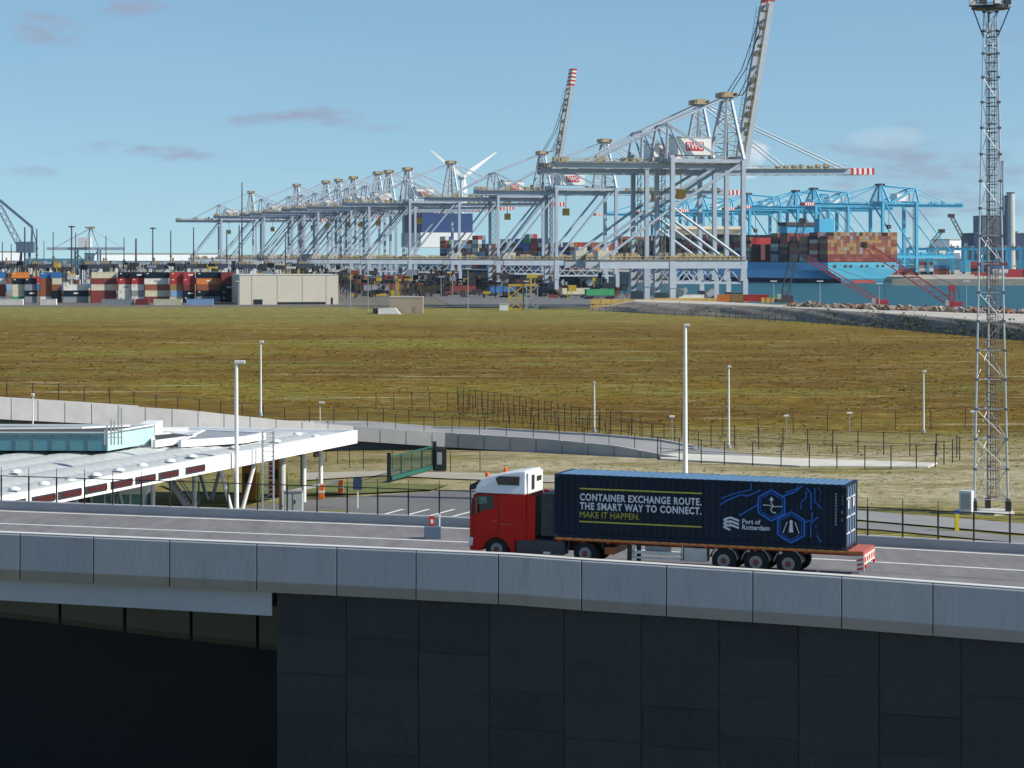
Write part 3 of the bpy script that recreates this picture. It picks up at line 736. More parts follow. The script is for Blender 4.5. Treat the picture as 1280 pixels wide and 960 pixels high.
s = MB().box(-.62, .62, -.4, .4, .1, 1.45); s.build('cabinet_body', mat('cabinet_grey', (.42, .44, .45), .5), r, bevel=.03)
s = MB().box(-.66, .66, -.44, .44, 1.45, 1.53); s.build('cabinet_lid', steel, r)
s = MB().box(-.01, .01, -.42, -.401, .15, 1.4).box(.1, .16, -.43, -.402, .7, .95); s.build('door_seam', dark, r)
# lattice ladder mast
r = thing('ladder_mast', 'thin lattice mast with rungs beside the canopy fascia', 'mast', G(335, 655))
s = MB()
for dx in (-.35, .35):
    for dy in (-.3, .3): s.tube((dx, dy, 0), (dx, dy, 5.9), .035, n=6)
s.build('mast_legs', steel, r)
s = MB()
for k in range(20): z = .3 * k + .15; s.bar((-.35, -.3, z), (.35, -.3, z), .03); s.bar((-.35, .3, z), (.35, .3, z + .25), .025); s.bar((.35, -.3, z), (.35, .3, z + .25), .025)
s.build('rungs', steel, r)
# bins & signs in the yard
r = thing('road_sign', 'small blue road sign on a white post in front of the parking area', 'sign', G(447, 636))
s = MB().tube((0, 0, 0), (0, 0, 1.9), .04, n=6); s.build('sign_post', white_p, r)
s = MB().box(-.3, .3, -.08, -.04, 1.3, 2.1); s.build('sign_plate', mat('sign_blue', (.03, .06, .12), .5), r)
r = thing('yellow_marker_post', 'yellow and blue marker post beside the side road below the mast', 'post', G(1196, 664))
s = MB().box(-.12, .12, -.12, .12, 0, 1.1); s.build('post_body', yl, r)
s = MB().box(-.13, .13, -.13, .13, 1.1, 1.35); s.build('post_cap', mat('post_blue', (.05, .15, .4), .5), r)

# lamp posts ----------------------------------------------------------
def lamp(x, y0, ytop, lab, Y=None, z0=0, arm=.9, rad=.12, head=True, col=None):
    if Y is None: p = G(x, y0, z0)
    else: p = P(x, y0, Y); p.z = z0
    top = CZ - (ytop - HY) * p.y / F - z0
    r = thing('street_lamp', lab, 'street lamp', p, 0, 'lamp posts round the viaducts')
    s = MB().tube((0, 0, 0), (0, 0, top), rad, rad * .62, n=12); s.build('pole', col or white_p, r, smooth=True)
    s = MB().lathe([(0, rad * 2), (.25, rad * 1.9), (.3, rad * 1.1)], (0, 0, 0), 'z', 12); s.build('base', steel, r)
    if head:
        s = MB().box(-.12, arm, -.16, .16, top - .12, top + .08); s.build('lamp_head', mat('lamp_head_pale', (.6, .6, .58), .4), r, bevel=.03)
        s = MB().box(.15, arm - .08, -.12, .12, top - .16, top - .121); s.build('lens_panel', mat('lamp_lens', (.5, .5, .45), .2), r)
    return r
lamp(295.5, 0, 452, 'white street lamp with a side arm standing in front of the canopy', Y=150, arm=.55, rad=.16)
lamp(326, 0, 427, 'slim pale street lamp on the curved ramp behind the canopy', Y=209, z0=3.2, arm=.25, rad=.09)
lamp(856.5, 597, 406, 'tall white lamp post rising behind the dark blue container', arm=.35, rad=.2)
lamp(743, 540, 478, 'short slim pale post in the meadow left of the tall white lamp', arm=.1, rad=.09)
lamp(911, 560, 458, 'slim pale post just right of the tall white lamp post', arm=.2, rad=.1)
lamp(1154.5, 541, 464, 'slim pale post in the meadow left of the lattice mast', arm=.25, rad=.1)
lamp(41, 0, 493, 'thin pale pole behind the glass box on the canopy', Y=186, z0=0.2, arm=.1, rad=.08)
lamp(400, 0, 503, 'tiny low lamp on the grass behind the ramp fence', Y=232, z0=0, arm=.45, rad=.05)
for i, (x, y) in enumerate([(840, 541), (983, 540), (1062, 536), (1216, 534)]):
    p = G(x, y + 10); r = thing('field_light', 'small white-topped light pole, %s from the left along the meadow fence' % ORD[i], 'light', p, 0, 'small lights along the meadow fence')
    s = MB().tube((0, 0, 0), (0, 0, 2.2), .04, n=6); s.build('pole', steel, r)
    s = MB().box(-.25, .25, -.12, .12, 2.2, 2.35); s.build('lamp_head', white_p, r)
for i, (x, yt, yb) in enumerate([(438, 335, 392), (460, 345, 391), (585, 336, 391), (658, 352, 388), (298, 352, 384), (1099, 355, 384), (1025, 352, 382), (967, 352, 378), (1208, 352, 386)]):
    p = G(x, yb) if x < 900 else P(x, yb, 660); z0 = p.z
    r = thing('yard_lamp', 'thin grey lamp post, %s from the left at the harbour end of the meadow' % ORD[[4, 0, 1, 2, 3, 5, 6, 7, 8].index({298:4,438:0,460:1,585:2,658:3,967:5,1025:6,1099:7,1208:8}[x])] , 'street lamp', p, 0, 'thin lamp posts at the harbour end of the meadow')
    top = (yb - yt) * p.y / F
    s = MB().tube((0, 0, 0), (0, 0, top), .16, .1, n=6); s.build('pole', steel, r)
    s = MB().box(-.9, .9, -.3, .3, top, top + .25); s.build('lamp_head', white_p, r)

# floodlight lattice mast ---------------------------------------------
def big_mast():
    p0 = G(1237.5, 640); r = thing('lattice_mast', 'tall three-legged lattice floodlight mast on the grass at the right edge', 'mast', p0)
    H = 33.7; wb, wt = 1.30, .48; ang = [R(205), R(325), R(85)]
    def leg(k, z): w = wb + (wt - wb) * z / H; return Vector((math.cos(ang[k]) * w, math.sin(ang[k]) * w, z))
    mm = mat('mast_galvanised', (.50, .52, .56), .4, .35, var=.12, scale=1)
    for k in range(3):
        s = MB().tube(leg(k, .5), leg(k, H), .078, .05, n=10); s.build('leg', mm, r, smooth=True)
    nb = 18; zs = [.9 + (H - 1.2) * (1 - (1 - i / nb) ** 1.12) for i in range(nb + 1)]
    s = MB(); t = MB()
    for i, z in enumerate(zs):
        for k in range(3):
            a, b = leg(k, z), leg((k + 1) % 3, z); s.tube(a, b, .026, n=6); t.box(a.x - .11, a.x + .11, a.y - .08, a.y + .08, z - .08, z + .08)
            if i < nb:
                z2 = zs[i + 1]
                if (i + k) % 2: s.tube(leg(k, z), leg((k + 1) % 3, z2), .023, n=6)
                else: s.tube(leg((k + 1) % 3, z), leg(k, z2), .023, n=6)
                if i < 2: s.tube(leg(k, z2), leg((k + 1) % 3, z), .023, n=6); s.tube(leg((k + 1) % 3, z2), leg(k, z), .022, n=6)
    s.m = 1; s.add(t.v, t.f); s.build('lattice_bracing', [mm, mat('gusset_dark', (.10, .11, .14), .6)], r)
    s = MB()
    for dx in (-.18, .18): s.tube((.25 + dx, .15, .8), (.12 + dx, .1, H - .5), .03, n=5)
    z = 1.0
    while z < H - 1: s.bar((.05, .15, z), (.43, .15, z), .028); z += .3
    for k in range(54): z = 1 + k * .58; s.lathe([(0, .40), (.035, .40)], (.24 - .1 * z / H, .1, z), 'z', 8)
    for k in range(7): a = 2 * math.pi * k / 7; s.tube((.24 + .4 * math.cos(a), .1 + .4 * math.sin(a), 1), (.14 + .4 * math.cos(a), .1 + .4 * math.sin(a), H - 1), .018, n=4)
    s.build('caged_ladder', mat('ladder_brown', (.16, .13, .12), .7), r)
    s = MB().slab([(1.25*math.cos(2*math.pi*k/12), 1.25*math.sin(2*math.pi*k/12)) for k in range(12)], H - .1, H + .1); s.build('head_platform', black_steel, r)
    s = MB()
    for k in range(12):
        a = 2 * math.pi * k / 12; b = 2 * math.pi * (k + 1) / 12
        for z in (.45, .9): s.bar((1.2*math.cos(a), 1.2*math.sin(a), H + z), (1.2*math.cos(b), 1.2*math.sin(b), H + z), .05)
        s.bar((1.2*math.cos(a), 1.2*math.sin(a), H), (1.2*math.cos(a), 1.2*math.sin(a), H + 1), .05)
    for k in range(3): s.bar(leg(k, H - 2), leg(k, H) * 1 + Vector((leg(k, H).x * 2, leg(k, H).y * 2, 0)), .06)
    s.build('platform_rail', black_steel, r)
    for k in range(8):
        a = 2 * math.pi * k / 8 + .2; c = Vector((1.25*math.cos(a), 1.25*math.sin(a), H + .4)); s = MB().box(c.x - .2, c.x + .2, c.y - .18, c.y + .18, H + .15, H + .65); s.build('floodlight', dark_m if k % 2 else white_p, r)
    s = MB().slab([(1.7*math.cos(2*math.pi*k/6+.5), 1.7*math.sin(2*math.pi*k/6+.5)) for k in range(6)], -.3, .12); s.build('foundation', concL, r)
    s = MB()
    for k in range(3): a = leg(k, .1); s.box(a.x - .17, a.x + .17, a.y - .17, a.y + .17, .1, .8)
    s.build('foot', black_steel, r)
    c = thing('mast_cabinet', 'white-sided metal cabinet standing at the foot of the lattice mast', 'cabinet', G(1209, 641), R(-25))
    s = MB().box(-.42, .42, -.5, .5, .08, 1.5); s.build('cabinet_body', mat('cabinet_white', (.66, .68, .70), .4), c, bevel=.02)
    s = MB().box(-.46, .46, -.54, .54, 0, .08); s.build('plinth', concL, c)
    s = MB().box(-.3, .3, -.52, -.502, .3, 1.3); s.build('door', steel, c)
big_mast()

# ------------------------------------------------------------------ the truck
TA = math.atan(TH)
cT, sT = math.cos(TA), math.sin(TA)
def build_truck():
    slope = math.atan2(.115, 12.2)
    o = Vector((0, 100.0, 4.305))
    def root(name, lab, cat):
        r = thing(name, lab, cat, o); r.rotation_euler = (0, slope, -TA); return r
    red = bpy.data.materials.new('truck_red'); red.use_nodes = True; b = red.node_tree.nodes['Principled BSDF']
    b.inputs['Base Color'].default_value = (.46, .010, .006, 1); b.inputs['Roughness'].default_value = .5; b.inputs['Specular IOR Level'].default_value = .2; b.inputs['Coat Weight'].default_value = 0
    wht = mat('truck_white', (.72, .74, .76), .3, var=.04)
    glass = mat('cab_glass', (.012, .02, .022), .06, var=.1, spec=.9)
    W_ = 2.5
    # ---- tractor
    t = root('truck_tractor', 'red tractor unit with white high roof pulling the dark blue container', 'truck')
    low = [(-1.88, .42), (-1.90, .9), (-1.90, 1.75), (-1.87, 2.15), (-1.80, 2.45), (-1.69, 2.80), (.58, 2.82), (.60, .95), (.05, .88), (-.12, .52)]
    arch = [(-.71 + .56 * math.cos(R(a)), .43 + .56 * math.sin(R(a))) for a in range(8, 173, 15)]
    prof = low[:9] + arch + [(-1.36, .42)]
    s = MB().prism(prof, .02, W_ - .02)
    cab = s.build('cab', red, t, bevel=.05)
    up = [(-1.69, 2.83), (-1.62, 3.15), (-1.45, 3.38), (-1.05, 3.55), (-.35, 3.70), (.2, 3.78), (.50, 3.80), (.55, 2.83)]
    n = len(up); vs = []
    for x, z in up:
        ins = max(0, (z - 3.0)) * .22; vs.append((x, .03 + ins, z))
    for x, z in up:
        ins = max(0, (z - 3.0)) * .22; vs.append((x, W_ - .03 - ins, z))
    s = MB().add(vs, [tuple(range(n)), tuple(range(2*n-1, n-1, -1))] + [(i, i+n, (i+1) % n + n, (i+1) % n) for i in range(n)])
    rf = s.build('cab_roof', wht, t, bevel=.05)
    s = MB().prism([(-.78, 3.46), (-.62, 3.56), (.26, 3.57), (.26, 3.20), (-.66, 3.20)], .055, .12)
    s.build('roof_window', glass, rf)
    s = MB().prism([(-1.60, 2.73), (-.84, 2.76), (-.80, 2.22), (-1.30, 2.10), (-1.74, 1.86), (-1.79, 2.3)], -.005, .03); w = s.build('side_window', glass, cab, bevel=.01)
    s = MB().prism([(-1.62, 2.74), (-1.84, 2.3), (-1.885, 1.95), (-1.92, 1.95), (-1.86, 2.35), (-1.72, 2.76)], .12, W_ - .12); s.build('windscreen', glass, cab)
    s = MB().prism([(-1.52, 2.68), (-1.15, 2.70), (-1.12, 2.42), (-1.50, 2.36)], -.012, -.006); s.build('window_reflection', mat('reflection_green', (.10, .22, .17), .3, var=.5, scale=6), w)  # green plate on the glass, a reflection put in as colour
    # visor, mirrors, beacons
    s = MB().prism([(-1.70, 2.98), (-1.98, 2.90), (-1.96, 3.12), (-1.60, 3.32)], .15, W_ - .15); s.build('sun_visor', black_steel, t, bevel=.02)
    for yy_ in (-.28, W_ + .02):
        s = MB().box(-1.72, -1.52, yy_, yy_ + .26, 1.95, 2.65); s.build('wing_mirror', mat('mirror_dark', (.05, .012, .01), .4), t, bevel=.04)
    for x_, y_, z_ in ((-1.30, .5, 3.48), (-.95, 1.9, 3.57)):
        s = MB().lathe([(0, .08), (.04, .09), (.16, .08), (.2, .03)], (x_, y_, z_), 'z', 10); s.build('beacon', mat('beacon_orange', (.8, .12, .02), .3), t, smooth=True)
    s = MB()   # door seams, steps, grille slots
    for x_ in (-.62, -1.72): s.box(x_ - .014, x_ + .014, .012, .022, 1.0, 2.78)
    s.box(-1.72, -.62, .012, .022, .985, 1.0); s.box(-.62, .58, .012, .022, 1.62, 1.635)
    s.build('door_seam', mat('seam_dark', (.08, .008, .006), .6), cab)
    s = MB().box(-.9, -.66, -.02, .02, 1.66, 1.71).box(-.55, -.05, -.012, .018, 1.55, 1.60); s.build('door_handle', mat('handle_red', (.5, .06, .04), .3), cab)
    s = MB()
    for k in range(4): s.box(-1.925, -1.89, .4, W_ - .4, .6 + k * .28, .72 + k * .28)
    s.build('grille', black_steel, cab)
    s = MB().prism([(-1.93, .62), (-1.90, .98), (-1.72, .95), (-1.76, .62)], -.005, .35); s.build('headlight', mat('headlight_clear', (.6, .6, .6), .15), cab)
    s = MB().prism([(-1.93, .62), (-1.90, .98), (-1.72, .95), (-1.76, .62)], W_ - .35, W_ + .005); s.build('headlight', MATS['headlight_clear'], cab)
    # rear cab wall detail + side fairings
    s = MB().box(.62, .66, .35, W_ - .35, 1.0, 2.7); s.build('cab_rear_wall', dark_m, t)
    s = MB().box(.56, .60, .25, W_ - .25, 2.84, 3.72); s.build('deflector_back', mat('deflector_white', (.78, .78, .76), .4), t)
    s = MB().box(.601, .64, .7, 1.0, 3.0, 3.6).box(.601, .63, 1.4, 2.0, 3.3, 3.5); s.build('deflector_strut', black_steel, t)
    for y_ in (.03, W_ - .08):
        s = MB().prism([(.61, .95), (.61, 2.86), (.98, 2.80), (.98, .95)], y_, y_ + .05); s.build('side_fairing', red if y_ < 1 else red, t, bevel=.01)
    # chassis
    s = MB().box(-1.2, 4.3, .8, 1.0, .65, .92).box(-1.2, 4.3, 1.5, 1.7, .65, .92); s.build('chassis_rail', dark_m, t)
    s = MB().box(.10, 2.25, .10, .75, .38, .98); s.build('fuel_tank', mat('tank_dark', (.05, .055, .065), .4), t, bevel=.06)
    s = MB().box(.10, 2.25, W_ - .75, W_ - .1, .38, .98); s.build('fuel_tank', MATS['tank_dark'], t, bevel=.06)
    s = MB().prism([(-.10, .42), (-.1, .95), (.09, .95), (.09, .42)], .04, .5); s.build('step_panel', red, t)
    s = MB().box(1.35, 1.65, .05, .1, .42, .5); s.build('reflector', white_p, t)
    s = MB().box(2.45, 3.9, .1, .6, 1.05, 1.10).box(2.40, 2.46, .1, .6, .7, 1.08).box(3.86, 3.92, .1, .6, .7, 1.08); s.build('mudguard', black_steel, t, bevel=.02)
    s = MB().box(3.95, 4.35, .2, 2.3, .5, .8); s.build('rear_crossmember', mat('tail_orange', (.35, .10, .03), .5), t)
    def wheel(parent, x, y, rr, dual=False, inner=False):
        d_ = 1 if y < 1.2 else -1; wd = .34 if not dual else .62
        w = MB().lathe([(0, rr * .54), (.02 * d_, rr * .9), (.05 * d_, rr), (wd * d_ * .9, rr), (wd * d_, rr * .9), (wd * d_, rr * .5)], (x, y, rr), 'y', 28).build('wheel', dark, parent, smooth=True)
        MB().lathe([(-.004 * d_, rr * .52), (.05 * d_, rr * .50), (.07 * d_, rr * .3), (-.02 * d_, rr * .28), (-.05 * d_, rr * .16)], (x, y, rr), 'y', 22).build('rim', mat('rim_silver', (.26, .27, .28), .4, .5), w, smooth=True)
        MB().lathe([(-.06 * d_, rr * .20), (-.03 * d_, rr * .24)], (x, y, rr), 'y', 14).build('hub', mat('hub_red', (.20, .05, .04), .5), w)
        s2 = MB()
        for k in range(10): a = 2 * math.pi * k / 10; s2.lathe([(-.015 * d_, .02), (.05 * d_, .02)], (x + math.cos(a) * rr * .42, y, rr + math.sin(a) * rr * .42), 'y', 6)
        s2.build('wheel_nuts', steel, w)
    for x_ in (-.71, 3.14):
        wheel(t, x_, .08, .50, x_ > 0); wheel(t, x_, W_ - .08, .50, x_ > 0)
    # ---- trailer
    tr = root('container_trailer', 'red three-axle skeletal trailer under the dark blue container', 'trailer')
    fr = mat('trailer_red', (.36, .04, .018), .5, var=.2)
    s = MB()
    for y_ in (.75, 1.6): s.box(1.85, 14.6, y_, y_ + .15, .86, 1.10)
    for k in range(13): s.box(2.0 + k * 1.03, 2.12 + k * 1.03, .05, W_ - .05, .95, 1.09)
    s.build('trailer_frame', fr, tr)
    s = MB().box(1.85, 14.66, .0, .07, 1.03, 1.14).box(1.85, 14.66, W_ - .07, W_, 1.03, 1.14); s.build('side_rail', mat('rail_orange', (.48, .13, .03), .5, var=.15), tr)
    s = MB(); 
    for k in range(31): s.box(1.95 + k * .405, 2.22 + k * .405, -.006, -.001, 1.10, 1.135)
    s.build('reflective_tape', mat('tape_amber', (.65, .35, .08), .4), tr)
    s = MB().box(1.2, 1.8, .15, W_ - .15, 1.14, 2.9); s.build('front_bulkhead_unit', mat('unit_dark', (.035, .045, .05), .5, var=.3, scale=3), tr, bevel=.03)
    s = MB()
    for k in range(6): s.box(1.25, 1.75, .14, .149, 1.4 + k * .2, 1.5 + k * .2)
    s.build('unit_louvres', dark_m, tr)
    for x_ in (9.0, 10.33, 11.66):
        for y_ in (.06, W_ - .06):
            wheel(tr, x_, y_, .50)
        s = MB(); rr = .60
        for a in range(10, 170, 16):
            a0, a1 = R(a), R(a + 16); s.bar((x_ + rr*math.cos(a0), .27, .5 + rr*math.sin(a0)), (x_ + rr*math.cos(a1), .27, .5 + rr*math.sin(a1)), .42, .035)
        s.build('mudguard', mat('mudguard_grey', (.11, .12, .12), .5), tr)
        s = MB()
        for a in range(6, 174, 12): s.bar((x_ + .585*math.cos(R(a)), .035, .5 + .585*math.sin(R(a))), (x_ + .585*math.cos(R(a + 12)), .035, .5 + .585*math.sin(R(a + 12))), .03, .022)
        s.build('mudguard_edge', mat('edge_grey', (.34, .34, .33), .5), tr)
        s = MB().tube((x_, .3, .5), (x_, W_ - .3, .5), .09, n=8); s.build('axle', dark_m, tr)
    s = MB().box(4.9, 5.05, .25, .42, .15, 1.0).box(5.3, 5.45, .25, .42, .15, 1.0).box(4.8, 5.55, .2, .5, .1, .18); s.build('landing_leg', dark_m, tr)
    s = MB().box(5.15, 7.3, .06, .12, .62, .74).box(5.15, 5.25, .06, .16, .4, .98).box(5.15, 7.3, .06, .12, .42, .5).box(7.2, 7.3, .06, .5, .4, 1.0); s.build('side_guard', mat('guard_white', (.62, .62, .58), .5), tr)
    s = MB().box(7.35, 8.3, .05, .6, .40, .96); s.build('tool_box', mat('toolbox_grey', (.50, .50, .46), .5), tr, bevel=.02)
    s = MB().box(5.6, 6.5, .5, 1.3, .55, .9); s.build('air_tank', steel, tr)
    s = MB().box(14.05, 14.70, .02, W_ - .02, .98, 1.14); s.build('rear_deck', mat('deck_pink_red', (.42, .10, .07), .5), tr)
    s = MB().box(14.66, 14.74, .05, W_ - .05, .62, .98); s.m = 1
    for k in range(5): s.box(14.741, 14.755, .08 + k * .5, .32 + k * .5, .70, .92)
    s.build('rear_bumper', [mat('bumper_white', (.7, .68, .64), .5), red_p], tr)
    for y_ in (.12, W_ - .5):
        s = MB().box(14.74, 14.80, y_, y_ + .38, .48, .61); s.build('tail_light', mat('tail_red', (.6, .02, .02), .3), tr)
    s = MB().prism([(14.45, .30), (14.75, .36), (14.72, .96), (14.4, .96)], -.01, .03); s.build('mud_flap', mat('flap_chevron', (.72, .66, .58), .5), tr)
    s = MB(); 
    for k in range(3): s.prism([(14.45, .38 + k*.18), (14.70, .44 + k*.18), (14.70, .52 + k*.18), (14.45, .46 + k*.18)], -.02, -.011)
    s.build('chevron_stripes', mat('chevron_red', (.62, .06, .03), .5), tr)
    # ---- container
    c = root('shipping_container', 'dark blue forty-foot container with yellow and white slogan riding on the red trailer', 'shipping container')
    navy = mat('container_navy', (.006, .016, .032), .5, var=.18, scale=1.5, spec=.2); navy_r = mat('container_roof_blue', (.10, .20, .33), .5, var=.10, scale=1)  # roof in a lighter blue: light from above put into its colour
    x0, x1, z0, z1 = 1.82, 14.0, 1.15, 3.76; 
    def corr(s, a, b, z0_, z1_, y, dep, n, sgn):
        pts = []; L_ = (b - a) / n
        for k in range(n): 
            q = a + k * L_; pts += [(q, y), (q + L_*.32, y), (q + L_*.5, y + dep*sgn), (q + L_*.82, y + dep*sgn)]
        pts.append((b, y)); vs = [(p, yy_, z0_) for p, yy_ in pts] + [(p, yy_, z1_) for p, yy_ in pts]; m_ = len(pts)
        s.add(vs, [(i, i+1, i+1+m_, i+m_) for i in range(m_-1)])
    s = MB(); corr(s, x0 + .12, x1 - .12, z0 + .14, z1 - .08, .03, .045, 44, 1); s.build('side_wall', navy, c)
    s = MB(); corr(s, x0 + .12, x1 - .12, z0 + .14, z1 - .08, W_ - .03, .045, 44, -1); s.build('side_wall', navy, c)
    s = MB().box(x0, x1, 0, .14, z0, z0 + .15).box(x0, x1, W_ - .14, W_, z0, z0 + .15).box(x0, x1, .0, .09, z1 - .085, z1).box(x0, x1, W_ - .09, W_, z1 - .085, z1)
    for x_ in (x0, x1 - .14):
        for y_ in (0, W_ - .14): s.box(x_, x_ + .14, y_, y_ + .14, z0 + .15, z1 - .085)
        s.box(x_, x_ + .14, .14, W_ - .14, z0, z0 + .14); s.box(x_, x_ + .14, .14, W_ - .14, z1 - .1, z1)
    s.build('corner_frame', navy, c)
    s = MB(); n_ = 40; vs = []
    for k in range(n_ * 2 + 1): vs += [(x0 + .14 + (x1 - x0 - .28) * k / (n_*2), .09, z1 - .01 + (.02 if k % 2 else 0)), (x0 + .14 + (x1 - x0 - .28) * k / (n_*2), W_ - .09, z1 - .01 + (.02 if k % 2 else 0))]
    s.add(vs, [(2*k, 2*k+2, 2*k+3, 2*k+1) for k in range(n_*2)]); s.build('roof', navy_r, c)
    for x_ in (x0, x1 - .18):
        for y_ in (-.004, W_ - .176):
            for z_ in (z0 - .004, z1 - .12): s = MB().box(x_, x_ + .18, y_, y_ + .18, z_, z_ + .125); s.build('corner_casting', mat('casting', (.02, .04, .07), .5), c)
    s = MB().box(x0 + .05, x0 + .1, .14, W_ - .14, z0, z1 - .05); s.build('front_wall', navy, c)
    dm = mat('door_blue', (.03, .09, .19), .4, var=.2)
    for a, b in ((.14, 1.24), (1.26, W_ - .14)):
        s = MB().box(x1 - .1, x1 - .05, a, b, z0 + .14, z1 - .1); dd = s.build('door', dm, c)
        s = MB()
        for y_ in (a + .3, b - .25): s.tube((x1 - .02, y_, z0 + .1), (x1 - .02, y_, z1 - .08), .025, n=6)
        s.build('locking_bar', steel, dd)
        s = MB()
        for z_ in (z0 + .6, z0 + 1.25, z0 + 2.0): s.box(x1 - .05, x1 - .03, a + .1, b - .1, z_, z_ + .06)
        s.box(x1 - .048, x1 - .04, a + .45, a + .75, z0 + 1.6, z0 + 1.95)
        s.build('door_marking', white_p, dd)
    # printing on the near side
    wt_ = mat('print_white', (.60, .64, .70), .6, var=.05); ye = mat('print_yellow', (.42, .38, .05), .6); bl = mat('print_blue', (.012, .12, .48), .5, var=.1)
    rx = (R(90), 0, 0)
    def prt(s_, u, dep, size, m_, width, bold, nm='lettering', sp=1.0):
        return text(s_, size, m_, c, (x0 + u, .022, z1 - dep), rx, width, bold, .003, nm, sp)
    s = MB().box(x0 + 1.08, x0 + 6.27, .018, .027, z1 - .60, z1 - .54).box(x0 + 1.08, x0 + 6.27, .018, .027, z1 - 1.96, z1 - 1.90); s.build('yellow_rule', ye, c)
    prt('CONTAINER EXCHANGE ROUTE.', 1.10, 1.05, .40, wt_, 5.15, .012, 'lettering', 1.12)
    prt('THE SMART WAY TO CONNECT.', 1.10, 1.42, .40, wt_, 5.15, .012, 'lettering', 1.12)
    prt('MAKE IT HAPPEN.', 1.10, 1.76, .36, ye, 2.55, .0)
    prt('Port of', 7.95, 1.72, .27, wt_, .75, .005); prt('Rotterdam', 7.95, 1.95, .27, wt_, 1.12, .005)
    s = MB()
    for k in range(3):   # wave emblem
        zc = z1 - 1.55 - k * .145; ux = x0 + 7.16
        for (a, b, za, zb) in ((0, .3, 0, .10), (.3, .66, .10, -.02)):
            s.add([(ux + a, .021, zc + za), (ux + b, .021, zc + zb), (ux + b, .021, zc + zb - .085), (ux + a, .021, zc + za - .085)], [(0,1,2,3)])
        s.add([(ux, .021, zc), (ux + .3, .021, zc - .12), (ux + .3, .021, zc - .19), (ux, .021, zc - .085)], [(0,1,2,3)])
    s.build('port_emblem', wt_, c)
    s = MB()
    def pl2(pts, w=.05, y=.020):
        for (a, b), (a2, b2) in zip(pts[:-1], pts[1:]): s.bar((x0 + a, y, z1 - b), (x0 + a2, y, z1 - b2), .006, w, up=(0, 0, 1)) if abs(a2-a) > 1e-4 else s.box(x0 + a - w/2, x0 + a + w/2, y - .003, y + .003, z1 - max(b, b2), z1 - min(b, b2))
        for a, b in (pts[0], pts[-1]): s.lathe([(-.004, w * .9), (.003, w * .9)], (x0 + a, y, z1 - b), 'y', 8)
    def hexa(cu, cd_, rr, w): pts = [(cu + rr*math.sin(R(60*k)), cd_ - rr*math.cos(R(60*k))) for k in range(7)]; pl2(pts, w)
    hexa(9.14, .93, .62, .075); hexa(9.14, .93, .50, .03); hexa(9.95, 1.78, .62, .075); hexa(9.95, 1.78, .50, .03)
    pl2([(7.05, .98), (7.35, .78), (7.9, .55), (8.15, .60), (8.65, .35)]); pl2([(7.1, .72), (7.6, .52), (8.3, .33), (8.3, .12)], .04)
    pl2([(7.85, 1.38), (8.3, 1.10), (8.55, .95)]); pl2([(9.6, .55), (10.1, .35), (10.35, .12)], .06); pl2([(9.75, .38), (10.2, .2), (10.2, .1)], .04)
    pl2([(10.35, 1.0), (10.35, .75), (10.55, .55), (10.55, .35)], .04); pl2([(10.75, 1.0), (10.75, .4), (10.6, .2)], .045); pl2([(11.15, .95), (10.9, .7), (10.9, .2)], .04)
    pl2([(11.1, .65), (11.15, .35), (11.05, .15)], .03); pl2([(10.5, 1.55), (10.8, 1.45), (10.8, 1.2)], .05); pl2([(10.75, 2.1), (10.75, 1.6), (11.0, 1.35)], .045); pl2([(11.15, 2.3), (11.0, 2.05), (10.95, 1.7)], .04)
    s.build('circuit_hexagons', bl, c)
    s = MB(); pl2([(8.82, .93), (9.05, .93), (9.2, .98), (9.55, .96)], .03); pl2([(9.14, .72), (9.14, .85), (9.22, .95), (9.1, 1.1), (9.2, 1.22), (9.3, 1.22)], .035)
    s.add([(x0 + 9.04, .02, z1 - .73), (x0 + 9.24, .02, z1 - .73), (x0 + 9.14, .02, z1 - .58)], [(0,1,2)]); s.build('route_arrow_symbol', wt_, c)
    s = MB(); s.add([(x0 + 9.86, .02, z1 - 1.98), (x0 + 10.04, .02, z1 - 1.98), (x0 + 10.0, .02, z1 - 1.6), (x0 + 9.9, .02, z1 - 1.6)], [(0,1,2,3)]); s.lathe([(-.003, .07), (.003, .07)], (x0 + 9.95, .02, z1 - 1.56), 'y', 10)
    pl2([(9.63, 1.98), (9.78, 1.6)], .03); pl2([(10.27, 1.98), (10.12, 1.6)], .03); s.build('road_symbol', wt_, c)
    s = MB()
    for k in range(11): s.box(x0 + 11.72, x0 + 11.79, .018, .022, z1 - .42 - k * .12, z1 - .34 - k * .12)
    for k in range(4): s.box(x0 + 12.0, x0 + 12.05, .018, .022, z1 - .48 - k * .1, z1 - .42 - k * .1)
    s.box(x0 + 11.98, x0 + 12.08, .018, .022, z1 - 1.15, z1 - 1.02).box(x0 + 11.98, x0 + 12.08, .018, .022, z1 - 1.45, z1 - 1.35)
    s.build('code_marking', mat('print_grey', (.22, .24, .27), .6), c)
build_truck()
# roadside emergency box left of the truck
r = thing('roadside_box', 'low blue-grey box with a small red and white sign left of the truck', 'box', (*vp(541, 107.2), roadz(541)))
s = MB().box(-.38, .38, -.25, .25, 0, .55); s.build('box_body', mat('box_blue', (.10, .15, .22), .5), r, bevel=.02)
s = MB().box(-.17, .08, -.02, .02, .55, 1.02); sg = s.build('sign_plate', red_p, r)
s = MB().box(-.10, .02, -.03, -.021, .68, .86); s.build('sign_symbol', white_p, sg)
s = MB().tube((.3, 0, .5), (.3, 0, 1.02), .03, n=6).box(.25, .35, -.05, .05, 1.0, 1.1); s.build('reflector_post', white_p, r)
# shadowed kerb sign right end: none

